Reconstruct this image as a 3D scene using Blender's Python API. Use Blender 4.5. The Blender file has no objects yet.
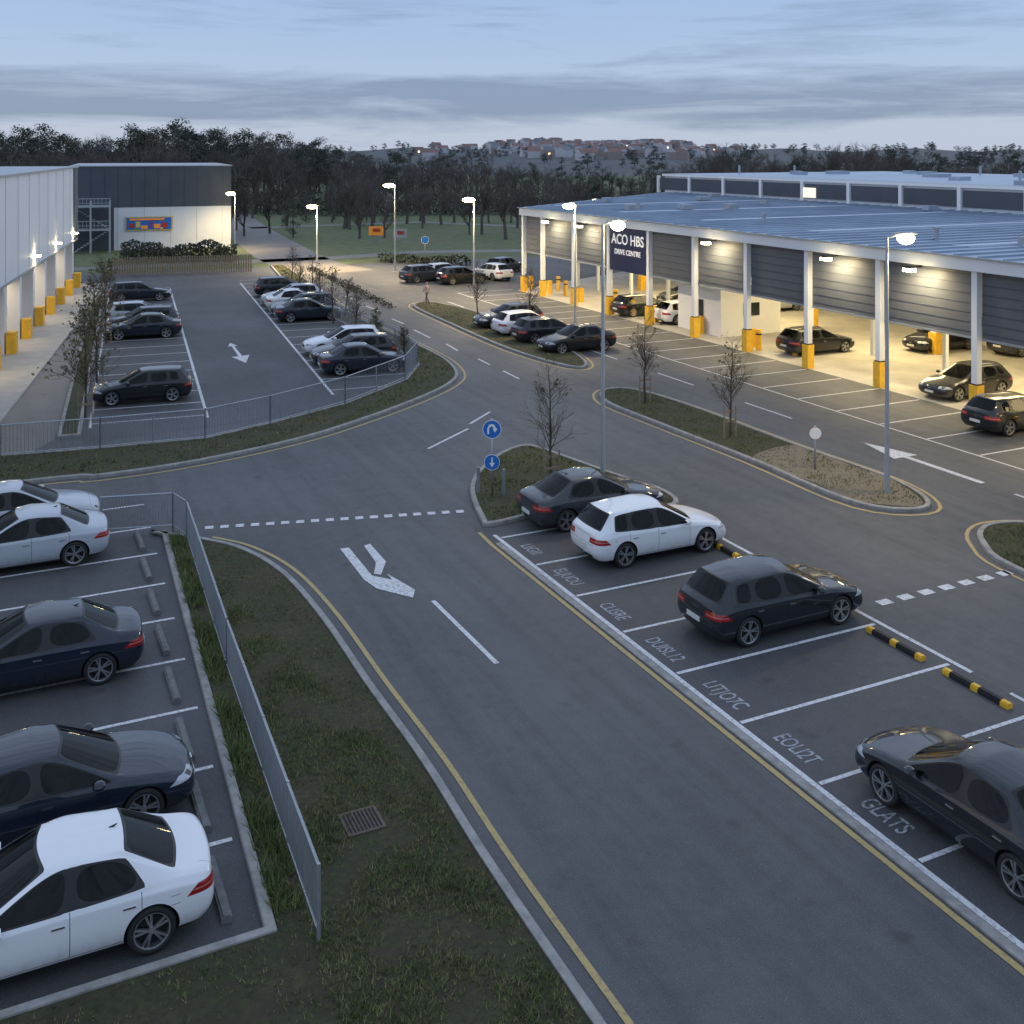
import bpy, bmesh, math, random
import numpy as np
from mathutils import Vector, Matrix
from mathutils.geometry import tessellate_polygon
random.seed(11); rng = np.random.default_rng(11)
R = math.radians
scene = bpy.context.scene
H, F, HOR = 11.5, 1075.0, 150.0
CC, SS = 0.9029, 0.4300      # camera yaw relative to the site grid (x = across road, y = along road)
def G(x, y, z=0.0):
    """plan position (site grid, metres) of a surveyed point at height z"""
    d = (y-HOR)/(H-z); Y = F/d; X = (x-512)/d
    return (X*CC+Y*SS, -X*SS+Y*CC)

# ---------------------------------------------------------------- materials
def nodes(name):
    m = bpy.data.materials.new(name); m.use_nodes = True
    nt = m.node_tree; return m, nt, nt.nodes['Principled BSDF']
def mix(nt, fac, a, b, blend='MIX'):
    n = nt.nodes.new('ShaderNodeMix'); n.data_type = 'RGBA'; n.blend_type = blend
    for sock, v in ((n.inputs[0], fac), (n.inputs[6], a), (n.inputs[7], b)):
        if hasattr(v, 'is_output'): nt.links.new(v, sock)
        elif isinstance(v, (int, float)): sock.default_value = v
        else: sock.default_value = (*v[:3], 1)
    return n.outputs[2]
def noise(nt, scale, detail=4, rough=.55, vec=None, dist=0):
    n = nt.nodes.new('ShaderNodeTexNoise'); n.inputs['Scale'].default_value = scale
    n.inputs['Detail'].default_value = detail; n.inputs['Roughness'].default_value = rough
    n.inputs['Distortion'].default_value = dist
    if vec is not None: nt.links.new(vec, n.inputs['Vector'])
    return n.outputs['Fac']
def ramp(nt, v, a, b):
    n = nt.nodes.new('ShaderNodeMapRange'); nt.links.new(v, n.inputs[0])
    n.inputs[1].default_value = a; n.inputs[2].default_value = b; n.clamp = True
    return n.outputs[0]
def mth(nt, op, a, b=None):
    n = nt.nodes.new('ShaderNodeMath'); n.operation = op
    for i, v in enumerate((a, b)):
        if v is None: continue
        if hasattr(v, 'is_output'): nt.links.new(v, n.inputs[i])
        else: n.inputs[i].default_value = v
    return n.outputs[0]
def pos(nt):
    return nt.nodes.new('ShaderNodeNewGeometry').outputs['Position']
def bump(nt, bsdf, h, strength=.3, dist=.01):
    n = nt.nodes.new('ShaderNodeBump'); n.inputs['Strength'].default_value = strength
    n.inputs['Distance'].default_value = dist
    nt.links.new(h, n.inputs['Height']); nt.links.new(n.outputs[0], bsdf.inputs['Normal'])
def simple(name, col, rough=.6, metal=0, var=.15, scale=3, emis=None, es=0):
    m, nt, b = nodes(name)
    p = pos(nt); f = noise(nt, scale, 5, .6, p)
    c = mix(nt, ramp(nt, f, .3, .7), [v*(1-var) for v in col], [min(1, v*(1+var)) for v in col])
    nt.links.new(c, b.inputs['Base Color']); b.inputs['Roughness'].default_value = rough
    b.inputs['Metallic'].default_value = metal
    if emis: b.inputs['Emission Color'].default_value = (*emis, 1); b.inputs['Emission Strength'].default_value = es
    return m
def asphalt(name, c0, c1, streaks=.6):
    m, nt, b = nodes(name); p = pos(nt)
    big = ramp(nt, noise(nt, .12, 4, .6, p), .3, .7)
    mp = nt.nodes.new('ShaderNodeMapping'); mp.inputs['Scale'].default_value = (1.5, .06, 1); nt.links.new(p, mp.inputs[0])
    streak = ramp(nt, noise(nt, 1.0, 5, .65, mp.outputs[0]), .42, .68)
    fine = noise(nt, 38, 3, .85, p); mid = ramp(nt, noise(nt, 2.5, 7, .75, p), .32, .72)
    c = mix(nt, big, c0, c1)
    c = mix(nt, mth(nt, 'MULTIPLY', streak, streaks), c, [v*.58 for v in c0])
    c = mix(nt, mth(nt, 'MULTIPLY', mid, .35), c, [v*1.3 for v in c1])
    c = mix(nt, ramp(nt, fine, .58, .72), c, [v*2.5 for v in c1])
    c = mix(nt, ramp(nt, fine, .42, .30), c, [v*.3 for v in c0])
    spots = ramp(nt, noise(nt, 1.3, 2, .4, p), .68, .76); c = mix(nt, mth(nt, 'MULTIPLY', spots, .5), c, [v*.5 for v in c0])
    nt.links.new(c, b.inputs['Base Color'])
    nt.links.new(mth(nt, 'ADD', mth(nt, 'MULTIPLY', big, -.15), mth(nt, 'ADD', mth(nt, 'MULTIPLY', mid, -.08), .76)), b.inputs['Roughness'])
    bump(nt, b, fine, .6, .007)
    return m
M_ASPH = asphalt('asphalt', (.073, .074, .077), (.098, .098, .100), .7)
M_ASPH2 = asphalt('asphalt_bay', (.052, .053, .057), (.075, .075, .079), .3)
M_PATHASPH = asphalt('asphalt_light', (.15, .14, .13), (.19, .175, .16), .2)
def paint_mark(name, col, lo=.50, hi=.62, base=.3):
    m, nt, b = nodes(name); p = pos(nt)
    w = ramp(nt, noise(nt, 11, 8, .8, p), lo, hi)
    w2 = ramp(nt, noise(nt, .8, 3, .6, p), .35, .8)
    f = mth(nt, 'MULTIPLY', w, mth(nt, 'ADD', mth(nt, 'MULTIPLY', w2, .6), base))
    nt.links.new(mix(nt, f, col, (.10, .10, .105)), b.inputs['Base Color']); b.inputs['Roughness'].default_value = .6
    return m
M_WHITE = paint_mark('white_road_paint', (.66, .66, .67), .48, .6, .35)
M_FADED = paint_mark('faded_lettering_paint', (.46, .48, .52), .40, .54, .45)
M_YEL = paint_mark('yellow_road_paint', (.44, .33, .13))
def grassmat(name, a, b_, c_, sc=1.0, earth=None):
    m, nt, b = nodes(name); p = pos(nt)
    f1 = ramp(nt, noise(nt, .7*sc, 6, .7, p), .38, .62); f2 = ramp(nt, noise(nt, 9*sc, 6, .8, p), .4, .62)
    c = mix(nt, f1, a, b_); c = mix(nt, f2, c, c_)
    if earth: c = mix(nt, mth(nt, 'MULTIPLY', ramp(nt, noise(nt, 2.2*sc, 7, .75, p, .5), .50, .60), .85), c, earth)
    nt.links.new(c, b.inputs['Base Color']); b.inputs['Roughness'].default_value = .95
    bump(nt, b, noise(nt, 22*sc, 8, .8, p), 1, .07)
    return m
M_GRASS = grassmat('verge_grass', (.066, .084, .026), (.118, .104, .050), (.050, .046, .022), 1, (.078, .058, .036))
M_FIELD = grassmat('field_grass', (.12, .17, .065), (.16, .16, .08), (.085, .10, .045), .08)
M_GRAVEL = grassmat('gravel', (.30, .25, .17), (.38, .32, .22), (.18, .155, .11), 2.5)
M_BLADE = [simple('grass_blade_green', (.11, .145, .040), .8, var=.4), simple('grass_blade_straw', (.22, .185, .09), .9, var=.4), simple('grass_blade_dark', (.050, .070, .026), .8, var=.4)]
M_KERB = simple('kerb_concrete', (.28, .27, .255), .85, var=.28, scale=4)
M_STOP = simple('wheel_stop_concrete', (.15, .15, .15), .85, var=.25, scale=6)
M_CONC = simple('concrete', (.42, .40, .36), .8, var=.12, scale=1.2)
M_FLOOR = simple('lit_floor_concrete', (.42, .40, .35), .5, var=.22, scale=.5)
M_WALLW = simple('white_cladding', (.66, .69, .73), .5, var=.04, scale=.4)
M_WALLC = simple('cream_wall', (.62, .58, .50), .7, var=.06, scale=.5)
M_SLATE = simple('dark_slate_cladding', (.060, .072, .092), .5, var=.12, scale=.5)
M_SEAM = simple('panel_seam', (.42, .43, .45), .7)  # grey of the panel seams, darker than the white cladding
M_SHUT = simple('shutter_panel', (.100, .108, .125), .45, var=.12, scale=.6)
M_YP = simple('yellow_guard', (.75, .43, .03), .5, var=.15)
M_GALV = simple('galvanised_steel', (.36, .39, .42), .45, .6, var=.12, scale=5)
M_POLE = simple('pole_grey', (.40, .43, .46), .45, .3, var=.08)
M_BLK = simple('black_rubber', (.015, .015, .016), .7)
M_DK = simple('dark_underbody', (.008, .008, .009), .9)
M_WOOD = simple('timber', (.24, .19, .13), .85, var=.3, scale=8)
M_BARK = simple('bark', (.070, .055, .045), .95, var=.35, scale=9)
M_TWIG = simple('distant_twigs', (.105, .089, .080), .95, var=.4, scale=.05)  # lightened brown, distance haze painted into the twig colour
M_EVER = simple('evergreen_foliage', (.042, .054, .042), .9, var=.5, scale=.12)  # foliage colour lifted to stand in for distance haze
M_OLIVE = simple('olive_foliage', (.068, .070, .050), .9, var=.4, scale=.15)
M_LEAFS = simple('sapling_leaf', (.14, .12, .055), .8, var=.4)
M_NAVY = simple('navy_sign', (.012, .018, .065), .4)
M_SIGNW = simple('sign_white', (.8, .8, .8), .4, var=.02, emis=(1, 1, 1), es=.25)
M_BLUE = simple('sign_blue', (.02, .15, .50), .35, var=.03)
M_WPLAIN = simple('plain_white', (.8, .8, .8), .5, var=.02)
M_LAMP = simple('lamp_lens', (1, .9, .6), .3, emis=(1, .80, .40), es=45)
M_TUBE = simple('strip_light', (1, .9, .6), .3, emis=(1, .80, .50), es=8)
M_GLOW = simple('lit_office_window', (1, .9, .7), .3, emis=(1, .85, .55), es=.9)
M_ROOF = simple('metal_roof', (.32, .39, .48), .34, .3, var=.16, scale=.25)
M_ROOF2 = simple('roof_light_strip', (.46, .52, .60), .3, .1, var=.1)
M_WIN = simple('window_glass', (.03, .035, .04), .1, 0, var=.2)
M_RED = simple('red_paint', (.4, .03, .02), .5)
M_ORANGE = simple('orange_panel', (.75, .26, .03), .5, emis=(1, .4, .05), es=.1)
M_TERRA = simple('terracotta', (.20, .12, .105), .8, var=.3, scale=.05)

# ---------------------------------------------------------------- mesh builder
class MB:
    def __init__(s): s.v = []; s.f = []; s.m = []
    def face(s, pts, m=0):
        n = len(s.v); s.v += [tuple(p) for p in pts]; s.f.append(tuple(range(n, n+len(pts)))); s.m.append(m)
    def box(s, c, d, rz=0, m=0, rx=0, ry=0):
        Mx = Matrix.Translation(c) @ Matrix.Rotation(rz, 4, 'Z') @ Matrix.Rotation(ry, 4, 'Y') @ Matrix.Rotation(rx, 4, 'X')
        n = len(s.v)
        for x in (-.5, .5):
            for y in (-.5, .5):
                for z in (-.5, .5): s.v.append(tuple(Mx @ Vector((x*d[0], y*d[1], z*d[2]))))
        for q in ((0,1,3,2),(4,6,7,5),(0,4,5,1),(2,3,7,6),(0,2,6,4),(1,5,7,3)):
            s.f.append(tuple(n+i for i in q)); s.m.append(m)
    def tube(s, a, b, r0, r1, n=6, m=0, cap=False):
        a = Vector(a); b = Vector(b); d = b-a
        if d.length < 1e-6: return
        d.normalize(); u = d.orthogonal().normalized(); w = d.cross(u); k = len(s.v)
        for p, r in ((a, r0), (b, r1)):
            for i in range(n):
                t = 2*math.pi*i/n; s.v.append(tuple(p+u*(r*math.cos(t))+w*(r*math.sin(t))))
        for i in range(n):
            j = (i+1) % n; s.f.append((k+i, k+j, k+n+j, k+n+i)); s.m.append(m)
        if cap:
            s.f.append(tuple(k+n+i for i in range(n))); s.m.append(m); s.f.append(tuple(k+n-1-i for i in range(n))); s.m.append(m)
    def ribbon(s, pts, w, z, m=0, closed=False):
        L = offset(pts, w/2, closed); Rr = offset(pts, -w/2, closed); n = len(pts)
        for i in range(n if closed else n-1):
            j = (i+1) % n
            s.face([(*L[i], z), (*Rr[i], z), (*Rr[j], z), (*L[j], z)][::-1], m)
    def poly(s, pts, z, m=0):
        tr = tessellate_polygon([[Vector((p[0], p[1], 0)) for p in pts]])
        n = len(s.v); s.v += [(p[0], p[1], z) for p in pts]
        for t in tr:
            a, b, c = (pts[i] for i in t)
            cr = (b[0]-a[0])*(c[1]-a[1])-(b[1]-a[1])*(c[0]-a[0])
            t = t if cr > 0 else t[::-1]
            s.f.append(tuple(n+i for i in t)); s.m.append(m)
    def build(s, name, mats, smooth=False):
        me = bpy.data.meshes.new(name); me.from_pydata(s.v, [], s.f)
        for m in mats: me.materials.append(m)
        me.polygons.foreach_set('material_index', s.m)
        if smooth: me.polygons.foreach_set('use_smooth', [True]*len(s.f))
        me.update(); o = bpy.data.objects.new(name, me); scene.collection.objects.link(o); return o
def offset(pts, d, closed=False):
    n = len(pts); out = []
    for i in range(n):
        a = pts[i-1] if (i or closed) else None; c = pts[(i+1) % n] if (i < n-1 or closed) else None; b = pts[i]
        def nrm(p, q):
            x, y = q[0]-p[0], q[1]-p[1]; l = math.hypot(x, y) or 1; return (y/l, -x/l)
        n1 = nrm(a, b) if a else nrm(b, c); n2 = nrm(b, c) if c else n1
        mx, my = n1[0]+n2[0], n1[1]+n2[1]; l = math.hypot(mx, my) or 1; mx /= l; my /= l
        k = max(.6, mx*n1[0]+my*n1[1]); out.append((b[0]+mx*d/k, b[1]+my*d/k))
    return out
def sm(pts, closed=True, n=6):
    out = []; N = len(pts)
    for i in range(N if closed else N-1):
        p = [pts[(i+k) % N] if closed else pts[min(max(i+k, 0), N-1)] for k in (-1, 0, 1, 2)]
        for j in range(n):
            t = j/n
            out.append(tuple(.5*((2*p[1][a])+(-p[0][a]+p[2][a])*t+(2*p[0][a]-5*p[1][a]+4*p[2][a]-p[3][a])*t*t+(-p[0][a]+3*p[1][a]-3*p[2][a]+p[3][a])*t**3) for a in (0, 1)))
    if not closed: out.append(pts[-1])
    return out
def ccw(p):
    A = sum(p[i][0]*p[(i+1) % len(p)][1]-p[(i+1) % len(p)][0]*p[i][1] for i in range(len(p)))
    return p if A > 0 else p[::-1]
def verge(name, pts, h=.12, kw=.16, top=None):
    top = top or M_GRASS
    P = ccw(pts); I = offset(P, -kw, True); mb = MB(); n = len(P); O = offset(P, -.02, True)
    for i in range(n):
        j = (i+1) % n
        mb.face([(*P[i], 0), (*P[j], 0), (*P[j], h-.02), (*P[i], h-.02)], 0)
        mb.face([(*P[i], h-.02), (*P[j], h-.02), (*O[j], h), (*O[i], h)], 0)
        mb.face([(*O[i], h), (*O[j], h), (*I[j], h), (*I[i], h)], 0)
        mb.face([(*I[i], h), (*I[j], h), (*I[j], h-.03), (*I[i], h-.03)], 0)
    mb.poly(I, h-.03, 1)
    mb.build(name, [M_KERB, top]); return P
def inpoly(x, y, poly):
    c = np.zeros(len(x), bool); n = len(poly); j = n-1
    for i in range(n):
        xi, yi = poly[i]; xj, yj = poly[j]
        if yi != yj: c ^= ((yi > y) != (yj > y)) & (x < (xj-xi)*(y-yi)/(yj-yi)+xi)
        j = i
    return c
def npmesh(name, V, Q, mats, midx=None):
    me = bpy.data.meshes.new(name); k = Q.shape[1]
    me.vertices.add(len(V)); me.vertices.foreach_set('co', V.astype(np.float32).ravel())
    me.loops.add(Q.size); me.loops.foreach_set('vertex_index', Q.astype(np.int32).ravel())
    me.polygons.add(len(Q)); me.polygons.foreach_set('loop_start', np.arange(0, Q.size, k, dtype=np.int32))
    me.polygons.foreach_set('loop_total', np.full(len(Q), k, dtype=np.int32))
    for m in mats: me.materials.append(m)
    if midx is not None: me.polygons.foreach_set('material_index', midx.astype(np.int32))
    me.update(calc_edges=True); o = bpy.data.objects.new(name, me); scene.collection.objects.link(o); return o
def blades(name, poly, dens, h0, h1, z=.09, w=.012, inset=.22, green=.5, thr=-.7):
    P = offset(ccw(poly), -inset, True); a = np.array(P); lo = a.min(0); hi = a.max(0)
    n = int(dens*(hi[0]-lo[0])*(hi[1]-lo[1])); x = rng.uniform(lo[0], hi[0], n); y = rng.uniform(lo[1], hi[1], n)
    k = inpoly(x, y, P)
    cl = np.sin(x*2.1+np.sin(y*1.7)*2)+np.sin(y*2.9+np.sin(x*3.1)*1.5)+rng.normal(0, .7, n); k &= cl > thr
    x = x[k]; y = y[k]; cl = cl[k]; n = len(x)
    if not n: return
    x = np.repeat(x, 3)+rng.normal(0, .02, 3*n); y = np.repeat(y, 3)+rng.normal(0, .02, 3*n); cl = np.repeat(cl, 3); n *= 3
    h = rng.uniform(h0, h1, n)*(1+.25*np.clip(cl, 0, 2)); an = rng.uniform(0, 6.28, n); ln = rng.normal(0, .45, n)*h; ln2 = rng.normal(0, .45, n)*h
    V = np.zeros((n, 3, 3)); V[:, 0] = np.c_[x-w*np.cos(an), y-w*np.sin(an), np.full(n, z)]; V[:, 1] = np.c_[x+w*np.cos(an), y+w*np.sin(an), np.full(n, z)]
    V[:, 2] = np.c_[x+ln, y+ln2, z+h]
    r = rng.random(n)+.12*cl; mi = np.where(r < 1-green, 1, np.where(r < 1.0, 0, 2))
    npmesh(name, V.reshape(-1, 3), np.arange(3*n).reshape(n, 3), M_BLADE, mi)

# ---------------------------------------------------------------- ground & roads
mb = MB(); mb.face([(-3000, -500, -.004), (3000, -500, -.004), (3000, 4000, -.004), (-3000, 4000, -.004)]); mb.build('ground', [M_FIELD])
mb = MB(); mb.poly([(-40, -20), (75, -20), (75, 103), (40, 104), (22, 106), (-10, 108), (-40, 108)], .0); mb.build('road', [M_ASPH])
mb = MB()
far = sm([(29, 98), G(300, 262), G(262, 240), G(236, 222), G(225, 208)], False)
mb.ribbon(far, 7, .004); mb.build('side_road', [M_PATHASPH])
mb = MB(); mb.ribbon([(-20, 112), G(330, 258), G(420, 252), G(560, 250)], 3.0, .004); mb.ribbon([G(250, 228), G(420, 222), G(560, 228)], 3, .004); mb.build('footpath', [M_PATHASPH])

U = Vector((.1026, .9947)); V_ = Vector((.9947, -.1026)); LO = Vector((8.1, 47.8))
def lot(u, v): p = LO+U*u+V_*v; return (p.x, p.y)
mb = MB(); mb.poly([(13.0, -5), (19.3, -5), (19.3, 30.0), (13.0, 30.0)], .005); mb.build('parking_bays', [M_ASPH2])
mb = MB(); mb.poly([(-14, 15.6), (3.6, 15.6), (4.4, 34.5), (4.2, 38), (-14, 38)], .005); mb.build('parking_bays', [M_ASPH2])
mb = MB(); mb.poly([lot(-3, -4.9), lot(-1, 6), lot(2, 10.8), lot(52, 10.8), lot(52, -4.9)], .005); mb.build('parking_bays', [M_ASPH2])
mb = MB(); mb.poly([(38.35, -10), (66, -10), (66, 94), (38.35, 79.5)], .006); mb.build('canopy_floor', [M_FLOOR])

# markings -------------------------------------------------
Zm = .011
mw = MB(); my = MB()
def line(a, b, w=.10, m=mw): m.ribbon([a, b], w, Zm)
for s in [28.9, 26.6, 24.3, 22.0, 19.75, 17.5, 15.2, 12.85, 10.5, 8.2, 5.9]: line((13.42, s), (19.15, s))
line((13.32, -2), (13.32, 29.2), .12); line((19.3, -2), (19.3, 16.0)); line((19.3, 17), (19.3, 26.3), .12)
my.ribbon([(12.92, -2), (12.92, 28.5), (13.0, 29.6)], .12, Zm)
for i in range(7): line((20.1+i*.72, 20.6), (20.1+i*.72+.4, 20.6), .28)
for s in np.arange(15.9+2.3, 37, 2.3): line((-1.6, s), (3.4+(s-15.8)*.04, s), .10)
a = G(205, 528); b = G(470, 511)
for i in range(18):
    t0 = i/18; t1 = t0+.55/18
    line((a[0]+(b[0]-a[0])*t0, a[1]+(b[1]-a[1])*t0), (a[0]+(b[0]-a[0])*t1, a[1]+(b[1]-a[1])*t1), .26)
for p, q in [((433, 601), (497, 664)), ((428, 449), (468, 429)), ((470, 424), (490, 412)), ((503, 371), (519, 379)), ((478, 359), (490, 365)), ((446, 344), (458, 351)),
             ((414, 330), (430, 338)), ((392, 319), (404, 324)), ((366, 306), (378, 311)), ((345, 296), (355, 300))]: line(G(*p), G(*q), .12)
for s in np.arange(22, 76, 7.2): line((30.6, s), (30.6, s+3.2), .12) if abs(s-29.2) > 3 else None
for s in np.arange(6, 80, 2.55): line((33.3, s), (38.2, s), .10)
line((33.2, 5), (33.2, 80), .10)
def pmark(pts, m=mw): m.poly([G(*p) for p in pts], Zm)
pmark([(340, 549), (349, 548), (372, 576), (392, 580), (387, 574), (415, 590), (413, 598), (377, 589), (364, 580)])
pmark([(364, 546), (370, 544), (386, 562), (381, 575), (374, 574), (376, 563)])
c = (LO+U*(14.5)+V_*2.6)
mw.poly([tuple(c+V_*x+U*y) for x, y in [(-.34, 1.9), (-.12, 3.1), (.22, 1.9), (.02, 2.0), (.16, -1.3), (.58, -1.1), (.15, -3.4), (-.42, -1.4), (-.04, -1.35), (-.14, 2.0)]], Zm)
mw.poly([(30.5, 26.5), (30.75, 26.5), (30.75, 30), (31.2, 30), (30.62, 32.2), (30.05, 30), (30.5, 30)], Zm)
for u in np.arange(0, 46, 2.55): line(lot(u, -4.7), lot(u, 0), .10); line(lot(u+3, 5.9), lot(u+3, 10.6), .10)
mw.ribbon([lot(-.5, 0), lot(45, 0)], .13, Zm); mw.ribbon([lot(2, 5.85), lot(47, 5.85)], .13, Zm)
mw.ribbon([lot(-.7, -4.7), lot(45, -4.7)], .10, Zm)
def textmesh(name, body, size, mat4, mat, ext=0, sx=1, off=.012):
    c = bpy.data.curves.new(name, 'FONT'); c.body = body; c.size = size; c.extrude = ext; c.align_x = 'CENTER'; c.align_y = 'CENTER'; c.offset = off*size
    o = bpy.data.objects.new(name, c); scene.collection.objects.link(o); bpy.context.view_layer.update()
    me = bpy.data.meshes.new_from_object(o.evaluated_get(bpy.context.evaluated_depsgraph_get())); bpy.data.objects.remove(o)
    me.materials.clear(); me.materials.append(mat); ob = bpy.data.objects.new(name, me); scene.collection.objects.link(ob)
    ob.matrix_world = mat4 @ Matrix.Diagonal((sx, 1, 1, 1)); return ob
for s, tx in [(27.8, 'LIIGIII'), (25.6, 'ELJUOU'), (23.2, 'CLI5RE'), (20.95, 'DUISL12'), (18.65, 'LITJO7C'), (16.4, 'EOLI2T'), (14.1, 'GLATS')]:
    textmesh('bay_lettering', tx, .54, Matrix.Translation((13.80, s-.12, Zm+.001)) @ Matrix.Rotation(R(-90), 4, 'Z'), M_FADED, 0, .62, .010)

# verges & islands -------------------------------------------------
edgeA = sm([G(150, 533), G(205, 541), G(245, 551), G(285, 574), G(325, 618), G(372, 686), G(430, 766), (7.15, 15.5), (7.15, 10), (7.15, -3)], False, 6)
polyA = edgeA+[(-14, -3), (-14, 15.65), (3.5, 15.8), (4.35, 33.4)]
verge('grass_verge', polyA)
my.ribbon(offset(edgeA[6:], -.33) if offset(edgeA, -.33)[20][0] > edgeA[20][0] else offset(edgeA[6:], .33), .11, Zm)
edgeB = sm([(-22, 40.5), G(0, 487), G(100, 478), G(200, 463), G(300, 441), G(370, 419), G(425, 398), G(452, 384), G(458, 374), G(447, 361), G(425, 349), G(395, 335), G(370, 324), G(345, 310), G(322, 292), G(300, 276), G(285, 266)], False, 5)
innerB = [G(270, 266), G(282, 280), G(300, 297), G(325, 315), G(360, 334), G(395, 350), G(417, 366), G(405, 381), G(345, 405), G(270, 425), G(205, 440), G(100, 450), G(0, 458), (-22, 46)]
polyB = edgeB+innerB; verge('grass_verge', polyB)
ob_ = offset(edgeB, .35); ib_ = offset(edgeB, -.35)
k = 30; ctr = G(300, 425)
sel = ob_ if math.hypot(ob_[k][0]-ctr[0], ob_[k][1]-ctr[1]) > math.hypot(ib_[k][0]-ctr[0], ib_[k][1]-ctr[1]) else ib_
my.ribbon(sel[5:70], .11, Zm)
polyC = sm([G(470, 492), G(478, 473), G(500, 455), G(525, 447), G(548, 452), G(610, 474), G(668, 494), (19.3, 28.9), (16, 30.1), (13.6, 29.9), G(480, 520)], True, 5)
polyC = ccw(polyC); verge('grass_island', polyC)
polyD = sm([(25.0, 26.6), (25.0, 32), (24.8, 38), (24.8, 42.3), (26, 44.4), (27.4, 43.8), (27.9, 40), (27.9, 33), (28.0, 27.6), (26.8, 25.3)], True, 5)
verge('grass_island', polyD)
mb = MB(); mb.poly(offset(ccw(sm([(25.0, 26.6), (25.0, 29), (24.95, 32.2), (27.9, 33.0), (28.0, 30), (28.0, 27.6), (26.8, 25.3)], True, 5)), -.2, True), .098); mb.build('gravel', [M_GRAVEL])
my.ribbon(offset(ccw(polyD), .28, True), .11, Zm, closed=True)
polyE = sm([(24.9, 8), (24.9, 19.5), (25.7, 22.3), (27.3, 23.4), (29.0, 22.4), (29.4, 19), (29.4, 8), (27, 5)], True, 5); verge('grass_island', polyE)
my.ribbon(offset(ccw(polyE), .28, True), .11, Zm, closed=True)
polyF = sm([G(413, 307), G(430, 303), G(470, 311), G(520, 327), G(560, 345), G(586, 362), G(580, 369), G(545, 362), G(500, 347), G(450, 325)], True, 4); verge('grass_island', polyF)
my.ribbon(offset(ccw(polyF), .28, True), .11, Zm, closed=True)
polyG = [lot(-2, -5.9), lot(-2, -5.0), lot(46, -5.0), lot(46, -5.9)]; verge('planting_strip', polyG)
mw.build('road_marking', [M_WHITE]); my.build('road_marking', [M_YEL])
mb = MB(); mb.box((13.13, 13.0, .02), (.18, 31, .035)); mb.build('kerb', [M_KERB])
mb = MB(); c = G(362, 827); mb.box((c[0], c[1], .10), (.66, .66, .03), 0, 0)
for i in range(9): mb.box((c[0]-.26+i*.065, c[1], .118), (.022, .54, .012), 0, 1)
mb.build('drain_cover', [simple('rusty_iron', (.13, .10, .078), .8, .3, .3, 10), M_DK])
def wheelstop(x, y, L=1.7, stripes=True, rz=math.pi/2):
    mb = MB(); n = 9
    for i in range(n):
        m = (1, 0, 0, 0, 1, 0, 0, 0, 1)[i] if stripes else 2
        cx = -L/2+L/n*(i+.5); dx, dy = math.cos(rz)*cx, math.sin(rz)*cx
        mb.box((x+dx, y+dy, .05), (L/n*.998, .16, .09), rz, m); mb.box((x+dx, y+dy, .108), (L/n*.998, .10, .03), rz, m)
    mb.build('wheel_stop', [M_BLK, M_YP, M_STOP])
for s in (18.7, 16.4, 25.4, 13.9): wheelstop(18.75, s)
for s in np.arange(17, 35, 2.3): wheelstop(3.0+(s-15.8)*.04, s, 1.5, False)

blades('grass', [(3.5, 8), (7.1, 8), (7.1, 18), (5.9, 26), (4.3, 33), (4.2, 22)], 330, .025, .085, w=.009, green=.55, thr=-.3)
blades('grass', polyA, 80, .02, .06, green=.5, w=.010)
blades('weeds', [(3.62, 16.0), (4.15, 15.9), (4.5, 24), (4.9, 32.6), (4.45, 33)], 330, .06, .22, w=.013, inset=.04, green=.8)
for P, d in ((polyC, 110), (polyD, 50), (polyE, 80), (polyF, 20)): blades('grass', P, d, .03, .09, w=.014, green=.6)
blades('grass', polyB, 26, .04, .11, w=.02, green=.6)

# ---------------------------------------------------------------- fences
def railing(pts, h=1.08, sp=.11, base=.1, br=.009):
    mb = MB()
    for (a, b) in zip(pts[:-1], pts[1:]):
        a = Vector((*a, base)); b = Vector((*b, base)); d = b-a; L = d.length; n = max(1, round(L/2.4)); z = Vector((0, 0, 1))
        for i in range(n+1):
            p = a+d*(i/n); mb.tube(p-z*.1, p+z*(h+.03), .03, .03, 6, 0, True)
        mb.tube(a+z*h, b+z*h, .026, .026, 5); mb.tube(a+z*.12, b+z*.12, .02, .02, 5)
        for i in range(int(L/sp)):
            p = a+d*((i+.5)*sp/L); mb.tube(p+z*.12, p+z*h, br, br, 3)
    mb.build('metal_fence', [M_GALV])
railing([(2.7, 34.1), (4.7, 33.6), (4.95, 32.6), (4.5, 24), (4.15, 15.2)], sp=.085, br=.010)
railing([(-22, 45.2), G(0, 460), G(100, 452), G(205, 442), G(270, 427), G(345, 406), G(405, 382), G(417, 367), G(395, 351), G(360, 335), G(325, 316)], 1.2, .13, br=.012)
mb = MB(); a = Vector((*G(112, 276), 0)); b = Vector((*G(254, 272), 0)); d = b-a; L = d.length
for i in range(int(L/.22)):
    p = a+d*(i*.22/L); mb.box((p.x, p.y, .85), (.15, .03, 1.6+.05*random.random()), math.atan2(d.y, d.x), 0)
mb.tube(a+Vector((0, 0, .5)), b+Vector((0, 0, .5)), .05, .05, 4); mb.tube(a+Vector((0, 0, 1.3)), b+Vector((0, 0, 1.3)), .05, .05, 4)
mb.build('timber_fence', [M_WOOD])

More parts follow.
